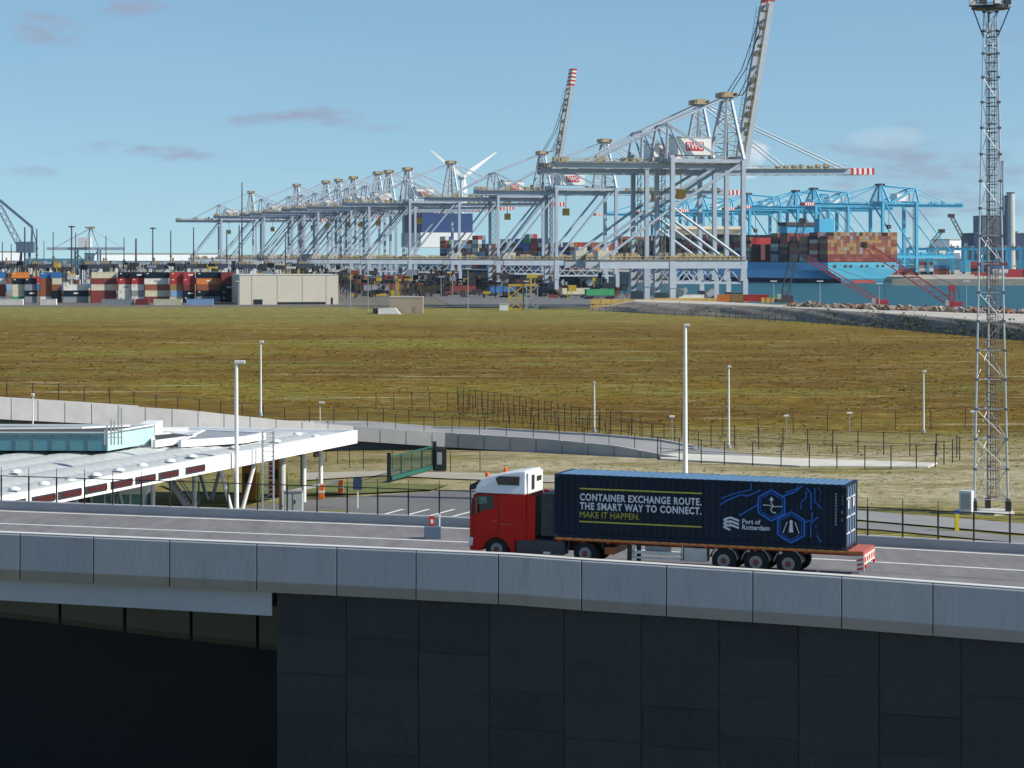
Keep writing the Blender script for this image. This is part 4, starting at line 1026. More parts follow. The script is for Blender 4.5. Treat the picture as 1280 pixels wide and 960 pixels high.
# ------------------------------------------------------------------ ship-to-shore cranes
def crane(root, gauge, boom_up, D_ext=25, back=40, zb=48, style='k', G_=None, sign='RWG', wy=18, blue=False, boomL=60, pale=False):
    cg = crane_b if blue else crane_g; cy = crane_b if blue else crane_y
    TK = 1.55 if blue else 1.0; g = gauge; zt = 15.3      # tie beam level
    zA = 70.5
    for (x, nm) in ((0, 'w'), (-g, 'l')):
        for y in (0, wy):
            s = MB(); s.bar((x, y, zt), (x, y, zb + (.8 if nm == 'w' else 1.6)), 1.35 * TK, 1.5 * TK)
            if nm == 'w': s.bar((x, y, zt + .5), (x, y, zt - 6), 1.5, 1.8, 2.4, 1.4, up=(0, 1, 0)); s.bar((x + .6, y, zt - 5.5), (x + .6, y, 2.2), 1.7, 1.3)
            else: s.bar((x, y, zt + .5), (x, y, 7), 2.2, 2.0); s.bar((x, y, 7), (x, y, 2.2), 1.9, 1.6)
            s.build('leg', cg, root)
            s = MB().box(x - 1.2, x + 1.2, y - 4.2, y + 4.2, 1.0, 2.4)
            for k in range(8): s.lathe([(-.9, .55), (.9, .55)], (x, y, .6), 'y', 6) if False else s.box(x - .5, x + .5, y - 4 + k * 1.05, y - 3.3 + k * 1.05, .15, 1.0)
            s.build('bogie', mat('bogie_brown', (.13, .10, .07), .7, var=.4), root)
    for y in (0, wy):
        s = MB().box(-g - D_ext, 1.2, y - .8, y + .8, zt - 1.9, zt + .9); s.build('tie_beam', cg, root)
        s = MB(); s.box(-g + .8, -.8, y - .28, y + .28, 8.3, 9.0)
        n = 6
        for k in range(n):
            xa, xb = -g + .8 + (g - 1.6) * k / n, -g + .8 + (g - 1.6) * (k + 1) / n; s.bar((xa, y, 8.8 if k % 2 == 0 else zt - 2), (xb, y, zt - 2 if k % 2 == 0 else 8.8), .38)
        s.build('portal_truss', cg, root)
        s = MB()
        if style == 'k':
            zn = 33.5
            s.tube((-g, y, zn), (0, y, zb), .5, n=8); s.tube((-g, y, zn), (0, y, zt + 1), .5, n=8); s.tube((-g, y, zn), (-g - D_ext + 1, y, zt + .9), .45, n=8)
        else:
            s.tube((-g, y, zt + 1), (0 - 3, y, zb - 1), .5 * TK, n=8); s.tube((-g - D_ext + 1, y, zt + .9), (-g, y, zb - 1.5), .45, n=8)
        s.build('diagonal_brace', cg, root)
        s = MB().box(-g - .2, 0, y - .35, y + .35, zb - .2, zb + 1.0); s.build('upper_tie', cg, root)
    # sill beams along the quay and cross beams
    for x in (0, -g):
        s = MB().box(x - .9, x + .9, .6, wy - .6, 2.2, 5.4); s.build('sill_beam', mat('sill_grey', (.17, .18, .19), .6, var=.3), root)
        s = MB().box(x - .8, x + .8, 0, wy, zb, zb + 2.2); s.build('cross_beam', cg, root)
        s = MB().box(x - .7, x + .7, .8, wy - .8, zt - 1.4, zt + .6); s.build('cross_beam', cg, root)
    # main girder (twin boxes, bridge, walkway)
    yc = wy / 2; zg = zb + .2
    s = MB()
    for dy in (-3.2, 3.2): s.box(-g - back, 2.5, yc + dy - .7, yc + dy + .7, zg - 2.4, zg - .05)
    for k in range(12): x = -g - back + (g + back) * k / 11; s.box(x - .4, x + .4, yc - 2.5, yc + 2.5, zg - 1.8, zg - .8)
    s.build('main_girder', cg, root)
    s = MB()
    for dy in (-4.6, 4.6):
        s.box(-g - back, 1, yc + dy - .5, yc + dy + .5, zg - .35, zg - .2); s.bar((-g - back, yc + dy, zg + .9), (1, yc + dy, zg + .9), .14)
        k = -g - back
        while k < 1: s.box(k, k + .12, yc + dy - .06, yc + dy + .06, zg - .2, zg + .9); k += 1.8
    # equipment lumps along the girder
    rnd = random.Random(3)
    k = -g - back
    while k < -2:
        if rnd.random() < .62:
            w = rnd.uniform(.8, 2.6); h = rnd.uniform(.8, 2.4); y = yc + rnd.uniform(-4, 3.4); s.box(k, k + w, y, y + rnd.uniform(1, 2.2), zg, zg + h)
        k += rnd.uniform(1.8, 4)
    s.build('girder_walkway', cy, root)
    s = MB()   # platforms with railings at tie-beam level
    for y in (0, wy):
        for dy in (-1.1, 1.1): s.bar((-g - D_ext, y + dy, zt + 2.1), (1, y + dy, zt + 2.1), .12)
        s.box(-g - D_ext, 1, y - 1.2, y + 1.2, zt + .92, zt + 1.05)
        k = -g - D_ext
        while k < 0:
            s.box(k, k + .14, y - 1.15, y - 1.03, zt + 1.05, zt + 2.1)
            if rnd.random() < .5: w = rnd.uniform(.7, 2.2); s.box(k + .3, k + .3 + w, y - .8, y + .6, zt + 1.05, zt + 1.05 + rnd.uniform(.8, 2.4))
            k += 1.7
    s.build('portal_walkway', cy, root)
    s = MB().box(-g - D_ext + .5, -g - D_ext + 6.5, 3, 8, zt + 1.0, zt + 4.0); s.build('portal_trolley_cabin', mat('cabin_cream', (.55, .52, .42), .6, var=.1), root)
    # machinery house with sign
    hx0 = -g + 3; hx1 = hx0 + 11.5
    s = MB().box(hx0, hx1, yc - 5.6, yc + 5.0, zb + 2.5, zb + 8.2); hs = s.build('machinery_house', mat('house_white', (.82, .81, .76), .5, var=.06), root)
    s = MB().box(hx0 - .2, hx1 + .2, yc - 5.8, yc + 5.2, zb + 8.2, zb + 8.5); s.build('house_roof', mat('house_roof', (.5, .5, .48), .6), hs)
    if sign:
        cxs = (hx0 + hx1) / 2; hw = 3.1
        s = MB().box(cxs - hw, cxs + hw, yc - 5.72, yc - 5.6, zb + 3.9, zb + 6.7)
        sb = s.build('sign_board', mat('sign_red', (.62, .02, .05), .5) if not pale else mat('sign_cream', (.6, .55, .5), .5), hs)
        tx = text(sign, 3.0, white_p if not pale else mat('sign_grey_red', (.5, .12, .1), .5), sb, (cxs - hw + .4, yc - 5.76, zb + 4.35), (R(90), 0, 0), hw * 2 - .8, .06, .02)
    # waterside A-frame
    s = MB(); t = MB()
    for y in (0, wy):
        yt = yc + (y - yc) * .28
        for xb_, xt_ in ((-6.4, -3.6), (0.2, -2.2)):
            s.bar((xb_, y if xb_ > -1 else yc + (y - yc) * .9, zb + 1), (xt_, yt, zA), 1.0 * TK, 1.0 * TK, .75 * TK, .75 * TK)
        n = 7
        for k in range(n):
            f0, f1 = k / n, (k + 1) / n
            def pt(f, side):
                xb_, xt_ = ((-6.4, -3.6), (0.2, -2.2))[side]; ys_ = y if side else yc + (y - yc) * .9; return Vector((xb_ + (xt_ - xb_) * f, ys_ + (yt - ys_) * f, zb + 1 + (zA - zb - 1) * f))
            t.bar(pt(f0, k % 2), pt(f1, (k + 1) % 2), .28); t.bar(pt(f1, 0), pt(f1, 1), .28)
    s.build('apex_frame', cg, root); t.build('apex_lattice', crane_y if not blue else crane_b, root)
    s = MB().box(-5.6, -.2, yc - 3.6, yc + 3.6, zA, zA + .4).box(-4.6, -1.4, yc - 2.6, yc + 2.6, zA + .4, zA + 1.8).box(-5.6, -5.4, yc - 3.6, yc + 3.6, zA + .4, zA + 1.6).box(-.5, -.2, yc - 3.6, yc + 3.6, zA + .4, zA + 1.5); s.build('apex_platform', mat('apex_ochre', (.40, .31, .20), .7, var=.3) if not blue else dark_m, root)
    # landside strut + stays
    zs_ = zb + 12.5
    s = MB()
    for y in (0, wy):
        yt = yc + (y - yc) * .7
        s.bar((-g - 2.2, y, zb + 1), (-g - .8, yt, zs_), .8 * TK, .8 * TK); s.bar((-g + 3.6, y, zb + 2), (-g - .5, yt, zs_), .5, .5)
        s.bar((-g - .8, yt, zs_), (-7, y, zb + 1), .75 * TK, .75 * TK)
    s.bar((-g - .8, yc - 6.3, zs_), (-g - .8, yc + 6.3, zs_), .6)
    s.build('landside_strut', cg, root)
    s = MB()
    for dy in (-2.4, 2.4):
        s.tube((-3, yc + dy, zA + .2), (-g - .8, yc + dy * 2.4, zs_), .36 * TK, n=6); s.tube((-g - .8, yc + dy * 2.4, zs_), (-g - back + 12, yc + dy * 1.4, zg), .34, n=6)
    s.build('backstay', cg, root)
    # boom
    bl_ = MB(); by_ = MB(); st_ = MB(); tip = MB()
    ang = R(80.5) if boom_up else R(.6); hx, hz = 2.4, zg - 1.2; L_ = boomL; ca, sa = math.cos(ang), math.sin(ang)
    def bp(u, y, w): return Vector((hx + u * ca - w * sa, y, hz + u * sa + w * ca))
    def bbox(s, u0, u1, y0, y1, w0, w1):
        vs = [bp(u, y, w) for w in (w0, w1) for (u, y) in ((u0, y0), (u1, y0), (u1, y1), (u0, y1))]
        s.add(vs, [(0,3,2,1),(4,5,6,7),(0,1,5,4),(1,2,6,5),(2,3,7,6),(3,0,4,7)])
    for dy in (-3.2, 3.2): bbox(bl_, 0, L_ - 8, yc + dy - .65, yc + dy + .65, -1.1, 1.1)
    for k in range(11): u = 3 + k * (L_ - 12) / 10; bbox(bl_, u - .3, u + .3, yc - 2.6, yc + 2.6, -.5, .4)
    bl_.build('boom', cg, root)
    for dy in (-4.4, 4.4):
        bbox(by_, 1, L_ - 9, yc + dy - .4, yc + dy + .4, .9, 1.05); bbox(by_, 1, L_ - 9, yc + dy - .05, yc + dy + .05, 2.0, 2.12)
        u = 1
        while u < L_ - 9: bbox(by_, u, u + .12, yc + dy - .05, yc + dy + .05, 1.05, 2.1); u += 2
    u = 4
    while u < L_ - 10:
        if rnd.random() < .5: bbox(by_, u, u + rnd.uniform(.6, 2), yc - 4, yc - 2.4, 1.1, 1.1 + rnd.uniform(.6, 1.6))
        u += 3
    by_.build('boom_walkway', cy, root)
    for k in range(9):
        tip.m = k % 2; u0 = L_ - 8 + k * .98
        for dy in (-3.2, 3.2): bbox(tip, u0, u0 + .98, yc + dy - .7, yc + dy + .7, -1.15, 1.15)
        bbox(tip, u0, u0 + .98, yc - 2.5, yc + 2.5, 1.0, 1.3)
    tip.build('boom_tip', [red_p, white_p], root)
    apex = Vector((-2.6, yc, zA + .8))
    for dy in (-2.2, 2.2):
        for uu in ((.45, .82) if not boom_up else (.5, .78)): 
            q_ = bp(uu * L_, yc + dy * 1.3, 1.2)
            if boom_up:
                mid = Vector((-1 + (hx + uu*L_*ca) * .4, yc + dy, (apex.z + q_.z) / 2 - 4)); st_.tube(apex + Vector((0, dy, 0)), mid, .16, n=5); st_.tube(mid, q_, .16, n=5)
            else: st_.tube(apex + Vector((0, dy, 0)), q_, .26, n=6)
    st_.build('forestay', cg if not boom_up else dark_m, root)
    # trolley cab hanging under girder + landside stair tower
    cabm = mat('cab_ochre', (.60, .33, .05), .6, var=.3)
    for dx in ((-g * .72,) if not blue else (-g * .3,)):
        s = MB().box(dx - 1.3, dx + 1.3, yc + 2, yc + 5, 36.5, 39.8).box(dx - .15, dx + .15, yc + 3.4, yc + 3.7, 39.8, zg - 2); s.build('operator_cab', cabm if not blue else dark_m, root)
    s = MB(); z = 5
    while z < zb - 3: s.box(-g + 1.0, -g + 2.6, wy - 2.2, wy - .9, z, z + .15); s.bar((-g + 1.1, wy - 1.2, z), (-g + 2.5, wy - 1.2, z + 2.8), .2); z += 2.9
    s.tube((-g + 2.6, wy - 1, 4), (-g + 2.6, wy - 1, zb), .12, n=5); s.tube((-g + 1, wy - 2.2, 4), (-g + 1, wy - 2.2, zb), .12, n=5)
    s.build('stair_tower', mat('stair_dark_steel', (.16, .15, .15), .7, var=.3), root)  # stair tower in dark steel
    for x in (-g * .78, -g * .35):
        s = MB().tube((x, wy * .5, 5.4), (x, wy * .5 + 1.6, 5.4), 1.5, n=14); s.build('cable_reel', steel, root)
QA = R(14)
def place(px, D, rz=QA): return ((px - 640) * D / F, D, 0)
def crane_at(px, D, lab, rz=QA, **k):
    r = thing('container_crane', lab, 'crane', place(px, D), rz, 'grey ship-to-shore cranes along the quay'); crane(r, **k); return r
crane_at(929, 795, 'nearest grey container crane with its boom raised and a red sign on the house', gauge=24.6, boom_up=True, style='k', back=38, zb=48.5, wy=17, boomL=64)
crane_at(893, 833, 'grey container crane with lowered boom reaching right over the water, second nearest', gauge=24.6, boom_up=False, style='k', back=36, boomL=58, wy=16)
crane_at(770, 1108, 'grey container crane with red sign left of the two big cranes, boom lowered', gauge=28.5, boom_up=False, style='d', back=36)
crane_at(690, 1235, 'grey container crane with raised striped boom in the middle of the row', gauge=28.5, boom_up=True, style='d', back=36, boomL=68)
c5 = crane_at(574, 1361, 'grey container crane just left of the middle raised boom, beside the wind turbine', pale=True, gauge=28.5, boom_up=False, style='d', back=36)
tr5 = tree(c5)
labs = ['sixth', 'seventh', 'eighth', 'ninth', 'tenth', 'eleventh', 'twelfth', 'thirteenth']
for i, (px_, D) in enumerate([(519, 1460), (495, 1505), (481, 1530), (450, 1620), (431, 1672), (415, 1710), (378, 1785), (320, 1975)]):
    dup(c5, tr5, place(px_, D), QA, 'grey container crane with lowered boom, %s crane in the row counted from the nearest' % labs[i])
# cyan cranes across the basin
b0 = thing('container_crane', 'cyan container crane at the right end of the far quay, nearest of the blue ones', 'crane', ((1088 - 640) * 1900 / F, 1900, 3.1), R(180 + 20), 'cyan ship-to-shore cranes on the far quay')
crane(b0, gauge=30, boom_up=False, style='d', back=46, zb=56, blue=True, D_ext=34, sign=None, boomL=62, wy=20)
trb = tree(b0)
for i, (px_, D) in enumerate([(1006, 2010), (984, 2080), (925, 2170), (868, 2260), (815, 2350)]):
    dup(b0, trb, ((px_ - 640) * D / F, D, 3.1), R(200), 'cyan container crane, %s of the blue row counted leftwards from the right end' % ORD[i + 1])

# ------------------------------------------------------------------ containers
CC = {'red': (.40, .035, .035), 'dark red': (.20, .035, .035), 'rust brown': (.26, .085, .045), 'orange': (.62, .20, .04), 'navy': (.035, .055, .13), 'blue': (.03, .14, .36),
      'white': (.66, .64, .58), 'cream': (.56, .52, .38), 'green': (.04, .28, .12), 'grey': (.24, .26, .28), 'sky blue': (.22, .36, .55), 'tan': (.33, .19, .075), 'brown': (.16, .07, .05)}
CM = {k: mat('container_' + k.replace(' ', '_'), v, .55, var=.14, scale=.6) for k, v in CC.items()}
def cont_mesh(L_, H_, W_=2.44, n=0, sx=.12):
    s = MB(); e = .06
    s.box(0, L_, 0, W_, 0, H_)
    if n:   # ribs on long side and ends
        for k in range(n): x = .25 + (L_ - .5) * k / n; s.box(x, x + .14, -.035, .0, .2, H_ - .18)
        s.box(0, L_, -.05, 0, 0, .17); s.box(0, L_, -.05, 0, H_ - .14, H_); s.box(0, .16, -.05, 0, .17, H_ - .14); s.box(L_ - .16, L_, -.05, 0, .17, H_ - .14)
    return s
mesh_cache = {}
def cont(L_, H_, colr, loc, rz, lab, group, n=14, marks=False):
    key = (L_, H_, colr, n)
    if key not in mesh_cache:
        o = cont_mesh(L_, H_, n=n).build('shipping_container', CM[colr]); mesh_cache[key] = o.data; bpy.data.objects.remove(o)
    o = bpy.data.objects.new('shipping_container', mesh_cache[key]); COL.objects.link(o); o.location = loc; o.rotation_euler = (0, 0, rz)
    tag(o, lab, 'shipping container', group); return o
YA = R(16)
# front yard row: (left px, width px, [colours from ground up])
stacks = [(-24, 30, ['white', 'dark red', 'dark red', 'white', 'blue']), (15, 22, ['green', 'cream', 'cream', 'navy', 'orange']), (31, 15, ['grey', 'navy', 'grey', 'navy']),
          (50, 14, ['white', 'rust brown', 'rust brown', 'rust brown', 'blue']), (65, 12, ['navy', 'navy', 'rust brown', 'cream', 'blue']), (79, 31, ['grey', 'navy', 'white']),
          (114, 31, ['dark red', 'dark red', 'cream', 'dark red', 'cream']), (148, 15, ['white', 'white', 'white', 'red', 'navy']), (164.5, 15, ['white', 'grey', 'white', 'red', 'navy']),
          (181, 30, ['dark red', 'cream', 'rust brown', 'white', 'navy']), (213, 15, ['cream', 'sky blue', 'tan', 'red', 'red']), (229, 14, ['navy', 'navy', 'dark red', 'red', 'red']),
          (246, 30, ['grey', 'navy', 'rust brown', 'orange', 'navy']), (277, 16, ['navy', 'navy', 'navy', 'dark red', 'dark red'])]
DF = 895
for i, (px_, w, cols) in enumerate(stacks):
    L_ = w * DF / F / math.cos(YA) * .97; hh = 2.28
    for k, cname in enumerate(cols):
        x = (px_ - 640) * DF / F; jx = random.uniform(-.15, .15)
        o = cont(round(L_, 2), 2.26, cname, (x + jx, DF, .2 + k * hh), YA, '%s container, %s level of the %s front-row stack from the left' % (cname, ORD[k], ORD[i]), 'containers stacked in the front yard row', n=12)
        if cname in ('red', 'white', 'navy', 'blue', 'orange') and w > 12:
            s = MB().box(L_ * .4, L_ * .4 + 1.9, -.075, -.055, .95, 1.5) if (i + k) % 3 == 0 else MB().box(.6, 1.3, -.075, -.055, 1.55, 1.9)
            s.build('marking', CM['grey'] if cname == 'white' else CM['white'], o)
# long low containers in front
for px_, w, c_, lab in ((-10, 38, 'white', 'low white container lying at the far left in front of the stacks'), (50, 20, 'white', 'low white container in front of the rust brown stack'), (169, 16, 'dark red', 'low dark red container in front of the white stacks'), (192, 35, 'cream', 'long low cream container in front of the white and red stacks'), (233, 33, 'sky blue', 'low pale blue container in front of the orange stack'), (127, 40, 'grey', 'long low grey container behind the grass edge')):
    cont(round(w * 862 / F, 2), 2.1, c_, ((px_ - 640) * 862 / F, 862, 0), R(2), lab, None, n=10)

# the 'rest': one mass of distant containers on yard lanes and ship decks
mass = MB(); names = list(CC.keys()); wts = {'red': 6, 'dark red': 6, 'rust brown': 5, 'orange': 3, 'navy': 5, 'blue': 4, 'white': 3, 'cream': 2, 'green': 2, 'grey': 3, 'sky blue': 2, 'tan': 4, 'brown': 4}
bag = [n for n in names for _ in range(wts[n])] + ['red', 'dark red', 'rust brown'] * 5
def mass_box(org, ax, ux, uy, uz, L_=12.1, W_=2.4, H_=2.55, c=None):
    mass.m = names.index(c or random.choice(bag)); ax = Vector((ax.x, ax.y, 0)); ay = Vector((-ax.y, ax.x, 0)); b0_ = org + ax * ux + ay * uy + Vector((0, 0, uz))
    vs = [b0_ + ax * a + ay * b + Vector((0, 0, c_)) for c_ in (0, H_) for a, b in ((0, 0), (L_, 0), (L_, W_), (0, W_))]
    mass.add(vs, [(0,3,2,1),(4,5,6,7),(0,1,5,4),(1,2,6,5),(2,3,7,6),(3,0,4,7)])
axq = Vector((math.cos(YA), math.sin(YA), 0))
# yard blocks behind the front row and behind the cranes (lanes run away from the camera)
for D in (1060, 1160, 1270, 1390):
    px_ = -30
    while px_ < 690:
        x = (px_ - 640) * D / F
        lim = lerp_tab(QUAY, D) - 45
        if x < lim - 20 and not (285 < px_ < 440 and D < 1000) and not (px_ > 400 and D < 1260):
            for row in range(2):
                for k in range(random.choice([1, 1, 2, 2, 3])):
                    mass_box(Vector((x, D + row * 3.2, 0)), axq, 0, 0, .1 + 2.6 * k)
        px_ += random.choice([13.5, 13.5, 20]) * 3000 / D

# ------------------------------------------------------------------ ships
def ship(root, L_, B_, zd, hullm, bootm, stern_m, draft_z=-1.2):
    # x from stern (0) to bow (L_), y: 0..B_
    s = MB(); n = 30; rows = []
    for k in range(n + 1):
        u = k / n; x = u * L_
        taper = 1 if u < .75 else max(.03, 1 - ((u - .75) / .25) ** 2.2)
        st = 1 if u > .12 else (.62 + .38 * (u / .12) ** .5)
        h2 = B_ / 2; zr = 0 if u < .85 else (u - .85) * 25
        rows.append([(x, h2 - h2 * taper, zd + zr), (x, h2 - h2 * taper * (.97 if u > .12 else 1), 8), (x + (0 if u > .02 else .8), h2 - h2 * taper * st, 2.0), (x + (0 if u > .02 else 3), h2 - h2 * taper * st * .9, draft_z - 2),
                     (x + (0 if u > .02 else 3), h2 + h2 * taper * st * .9, draft_z - 2), (x + (0 if u > .02 else .8), h2 + h2 * taper * st, 2.0), (x, h2 + h2 * taper * (.97 if u > .12 else 1), 8), (x, h2 + h2 * taper, zd + zr)])
    for k in range(n):
        for j in range(8):
            a, b, c_, d_ = rows[k][j], rows[k][(j+1) % 8], rows[k+1][(j+1) % 8], rows[k+1][j]; s.m = 1 if j in (2, 3, 4) else 0; s.add([a, b, c_, d_], [(0,1,2,3)])
    s.m = 2; s.add(rows[0], [tuple(range(8))]); s.m = 0
    return s.build('hull', [hullm, bootm, stern_m], root)
blue_h = mat('hull_light_blue', (.15, .52, .82), .45, var=.10, scale=.05); boot = mat('hull_antifouling', (.16, .03, .03), .6, var=.2, scale=.1); boot_b = mat('hull_navy', (.03, .05, .10), .6)
SQ = R(90 + 21)
s_org = Vector(((1035 - 640) * 1700 / F, 1700, 0))
sh = thing('container_ship', 'large light blue container ship seen from its stern, stacked high with boxes', 'ship', s_org, SQ)
# local x = forward; local y positive = left; the hull spans y from -59..0 so shift
hull_root = sh
def shift_build():
    h = ship(sh, 399, 57, 13.6, blue_h, boot_b, mat('hull_stern_cyan', (.10, .42, .58), .45, var=.06, scale=.1)); h.location = (0, -57, 0)
shift_build()
s = MB(); 
for k in range(12): 
    if k in (0, 2, 3, 5, 6, 8, 9, 11): s.box(-.12, -.02, -54 + k * 4.3, -51.8 + k * 4.3, 10.2, 11.8)
s.build('mooring_openings', dark_m, sh)
s = MB().box(-.05, .3, -38, -20, -1.0, .9); s.build('stern_boot_band', mat('boot_red', (.45, .06, .05), .5), sh)
s = MB().box(95, 107, -40, -17, 13.6, 41); fn = s.build('funnel', crane_b, sh)
s = MB().box(24, 32, -18, -6, 14, 45); s.build('vent_casing', crane_b, sh)
s = MB().box(94, 108, -41, -16, 41, 43.5); s.build('funnel_cap', dark_m, fn)
s = MB().box(255, 268, -57, 0, 13.6, 40).box(250, 270, -60, 3, 40, 42.5); s.build('bridge_house', mat('deckhouse_cream', (.6, .55, .42), .6), sh)
s = MB().box(0, 395, -56.5, -.5, 13.6, 14.0); s.build('deck', dark_m, sh)
s = MB()
for k in range(22): x = 14 + k * 15.2; s.box(x - .8, x - .1, -57, 0, 14, 27)
s.build('lashing_bridge', mat('lashing_dark', (.13, .05, .05), .6, var=.3), sh)
fw = Vector((math.cos(SQ), math.sin(SQ), 0)); lf = Vector((-fw.y, fw.x, 0))
ship_cols = ['tan', 'tan', 'tan', 'tan', 'rust brown', 'rust brown', 'rust brown', 'dark red', 'brown', 'brown', 'grey']
for row in range(22):
    for k in range(8):
        cname = random.choice(ship_cols) if k > 1 else random.choice(['dark red', 'dark red', 'brown', 'rust brown'])
        p = s_org + fw * 1.0 + lf * (-56.5 + row * 2.56) + Vector((0, 0, 14.2 + k * 2.62))
        if k == 7 and row in (3, 4, 11, 20, 21): continue
        # long axis along the ship: rotate the box so x runs forward
        cont(12.1, 2.56, cname, p + lf * 0, SQ, '%s container in the aftmost wall of boxes on the blue ship' % cname, 'containers in the stern stack of the blue ship', n=0)
for bay in range(1, 25):
    if 5 < bay < 8 or bay == 17: continue
    hgt = random.choice([7, 8, 8, 7, 6])
    for k in range(hgt):
        for row in ([0, 1, 2, 21] if True else []):
            mass_box(s_org + Vector((0, 0, 14.2)), fw, 1 + bay * 15.2, -2.6 - row * 2.6 , 2.62 * k, c=random.choice(['navy', 'tan', 'tan', 'rust brown', 'brown', 'grey', 'dark red', 'navy', 'cream', 'red']))
    mass_box(s_org + Vector((0, 0, 14.2)), fw, 1 + bay * 15.2, -55, 0, L_=12, W_=54, H_=2.6 * hgt - .3)
# second ship behind the grey cranes
s2o = Vector(((702 - 640) * 1330 / F, 1330, 0)); S2 = R(90 + 19)
sh2 = thing('container_ship', 'dark container ship moored behind the grey cranes with a navy and white deckhouse', 'ship', s2o, S2)
h = ship(sh2, 366, 40, 9, mat('hull_dark', (.025, .04, .06), .5), boot, MATS['hull_dark']); h.location = (0, -48, 0)
s = MB().box(300, 345, -46, -10, 34, 47); dk = s.build('deckhouse', mat('deckhouse_navy', (.03, .07, .19), .5), sh2)
s = MB().box(299, 346, -47, -9, 24, 33.9); s.build('deckhouse_white_band', white_p, dk)
f2 = Vector((math.cos(S2), math.sin(S2), 0))
for bay in range(1, 19):
    hgt = random.choice([5, 6, 7, 8, 7])
    for k in range(hgt):
        for row in (0, 1): mass_box(s2o + Vector((0, 0, 10)), f2, 4 + bay * 13.8, -14 - row * 2.6 , 2.62 * k, c=random.choice(['red', 'green', 'blue', 'navy', 'dark red', 'white', 'sky blue', 'grey', 'rust brown']))
    for row in range(12):
        for k in range(6 if bay == 1 else 0): mass_box(s2o + Vector((0, 0, 10)), f2, 4 + bay * 13.8, -14 - row * 2.6, 2.62 * k)
# containers on the far quay
for D in (1700, 1820, 1960):
    x = lerp_tab(APM, D) + (60 if D < 1800 else 90)
    while x < 620:
        for k in range(random.choice([1, 2, 3, 4])): mass_box(Vector((x, D, 3.1)), Vector((1, 0, 0)), 0, 0, 2.6 * k)
        x += random.choice([12.6, 13, 16, 30])
o = mass.build('distant_containers', [CM[n] for n in names]); tag(o, 'mass of many-coloured containers in the yard lanes and on the ship decks behind', 'containers', kind='stuff')

# ------------------------------------------------------------------ harbour buildings and yard gear
r = thing('warehouse', 'long cream box-shaped building at the right end of the container row', 'building', ((332 - 640) * 868 / F, 868, 0), R(12))
s = MB().box(-9.4, 26.5, 0, 30, 0, 10.6); s.build('wall', mat('cream_cladding', (.60, .56, .46), .7, var=.05, scale=.2), r)
s = MB().box(-9.5, 26.6, -.1, 30.1, 10.6, 10.9); s.build('roof', concL, r)
s = MB()
for x in (-5, 4.2, 13.3, 22): s.box(x, x + .12, -.06, 0, 0, 10.6)
s.build('cladding_joint', mat('joint_grey', (.3, .28, .24), .7), r)
s = MB().box(-4.4, -1.1, -.08, 0, .1, 1.9); s.build('door', black_steel, r)
s = MB().box(4.3, 21.8, -.08, 0, .1, .9); s.build('loading_slot', black_steel, r)
s = MB().box(23.8, 24.5, -.08, 0, .1, 2.4); s.build('door', black_steel, r)
r = thing('concrete_block', 'tan block-shaped hut standing alone at the meadow edge', 'hut', G(508, 392))
s = MB().box(-5.2, 5.0, 0, 5, 0, 4.9); s.build('wall', mat('tan_block', (.38, .31, .23), .8, var=.06), r)
s = MB().box(-5.3, 5.1, -.1, 5.1, 4.9, 5.15); s.build('roof', concL, r)
s = MB().box(2, 3, -.06, 0, 0, 2.2); s.build('door', mat('hut_door', (.28, .24, .2), .7), r)
r = thing('white_tent', 'low white shelter with a sloping roof against the tan hut', 'shelter', G(485, 392.5))
s = MB().prism([(-3.0, 0), (-3.0, 1.6), (2.2, 1.8), (3.8, 0)], -.5, 3); s.build('shelter_cover', white_p, r)
s = MB().prism([(-4.6, 0), (-4.6, 1.7), (-3.05, 1.9), (-3.05, 0)], -.3, 3); s.build('dark_end', dark_m, r)
r = thing('small_white_hut', 'small white box hut beside the yellow lattice frames', 'hut', G(629, 388))
s = MB().box(-1.2, 1.6, -1, 1.5, 0, 2); s.build('wall', white_p, r); s = MB().box(-1.3, 1.7, -1.1, 1.6, 2, 2.15); s.build('roof', concL, r)
for x, m1, lab in ((645, yel_p, 'yellow lattice frame standing left of the white one near the quay'), (663, white_p, 'white lattice frame standing right of the yellow one near the quay')):
    r = thing('scaffold_tower', lab, 'frame', G(x, 387.5)); s = MB(); w = 2.3
    for dx in (-w, w):
        for dy in (0, 4): s.bar((dx, dy, 0), (dx, dy, 8), .35)
    for z in (0.3, 4, 7.8): 
        for dy in (0, 4): s.bar((-w, dy, z), (w, dy, z), .3)
        s.bar((-w, 0, z), (-w, 4, z), .3); s.bar((w, 0, z), (w, 4, z), .3)
    for a, b in ((0.3, 4), (4, 7.8)):
        for dy in (0, 4): s.bar((-w, dy, a), (w, dy, b), .25); s.bar((w, dy, a), (-w, dy, b), .25)
    s.build('frame', m1 if m1 is yel_p else steel, r); s = MB().box(-w - .2, w + .2, -.2, 4.2, 7.9, 8.3); s.build('top_plate', yel_p, r)
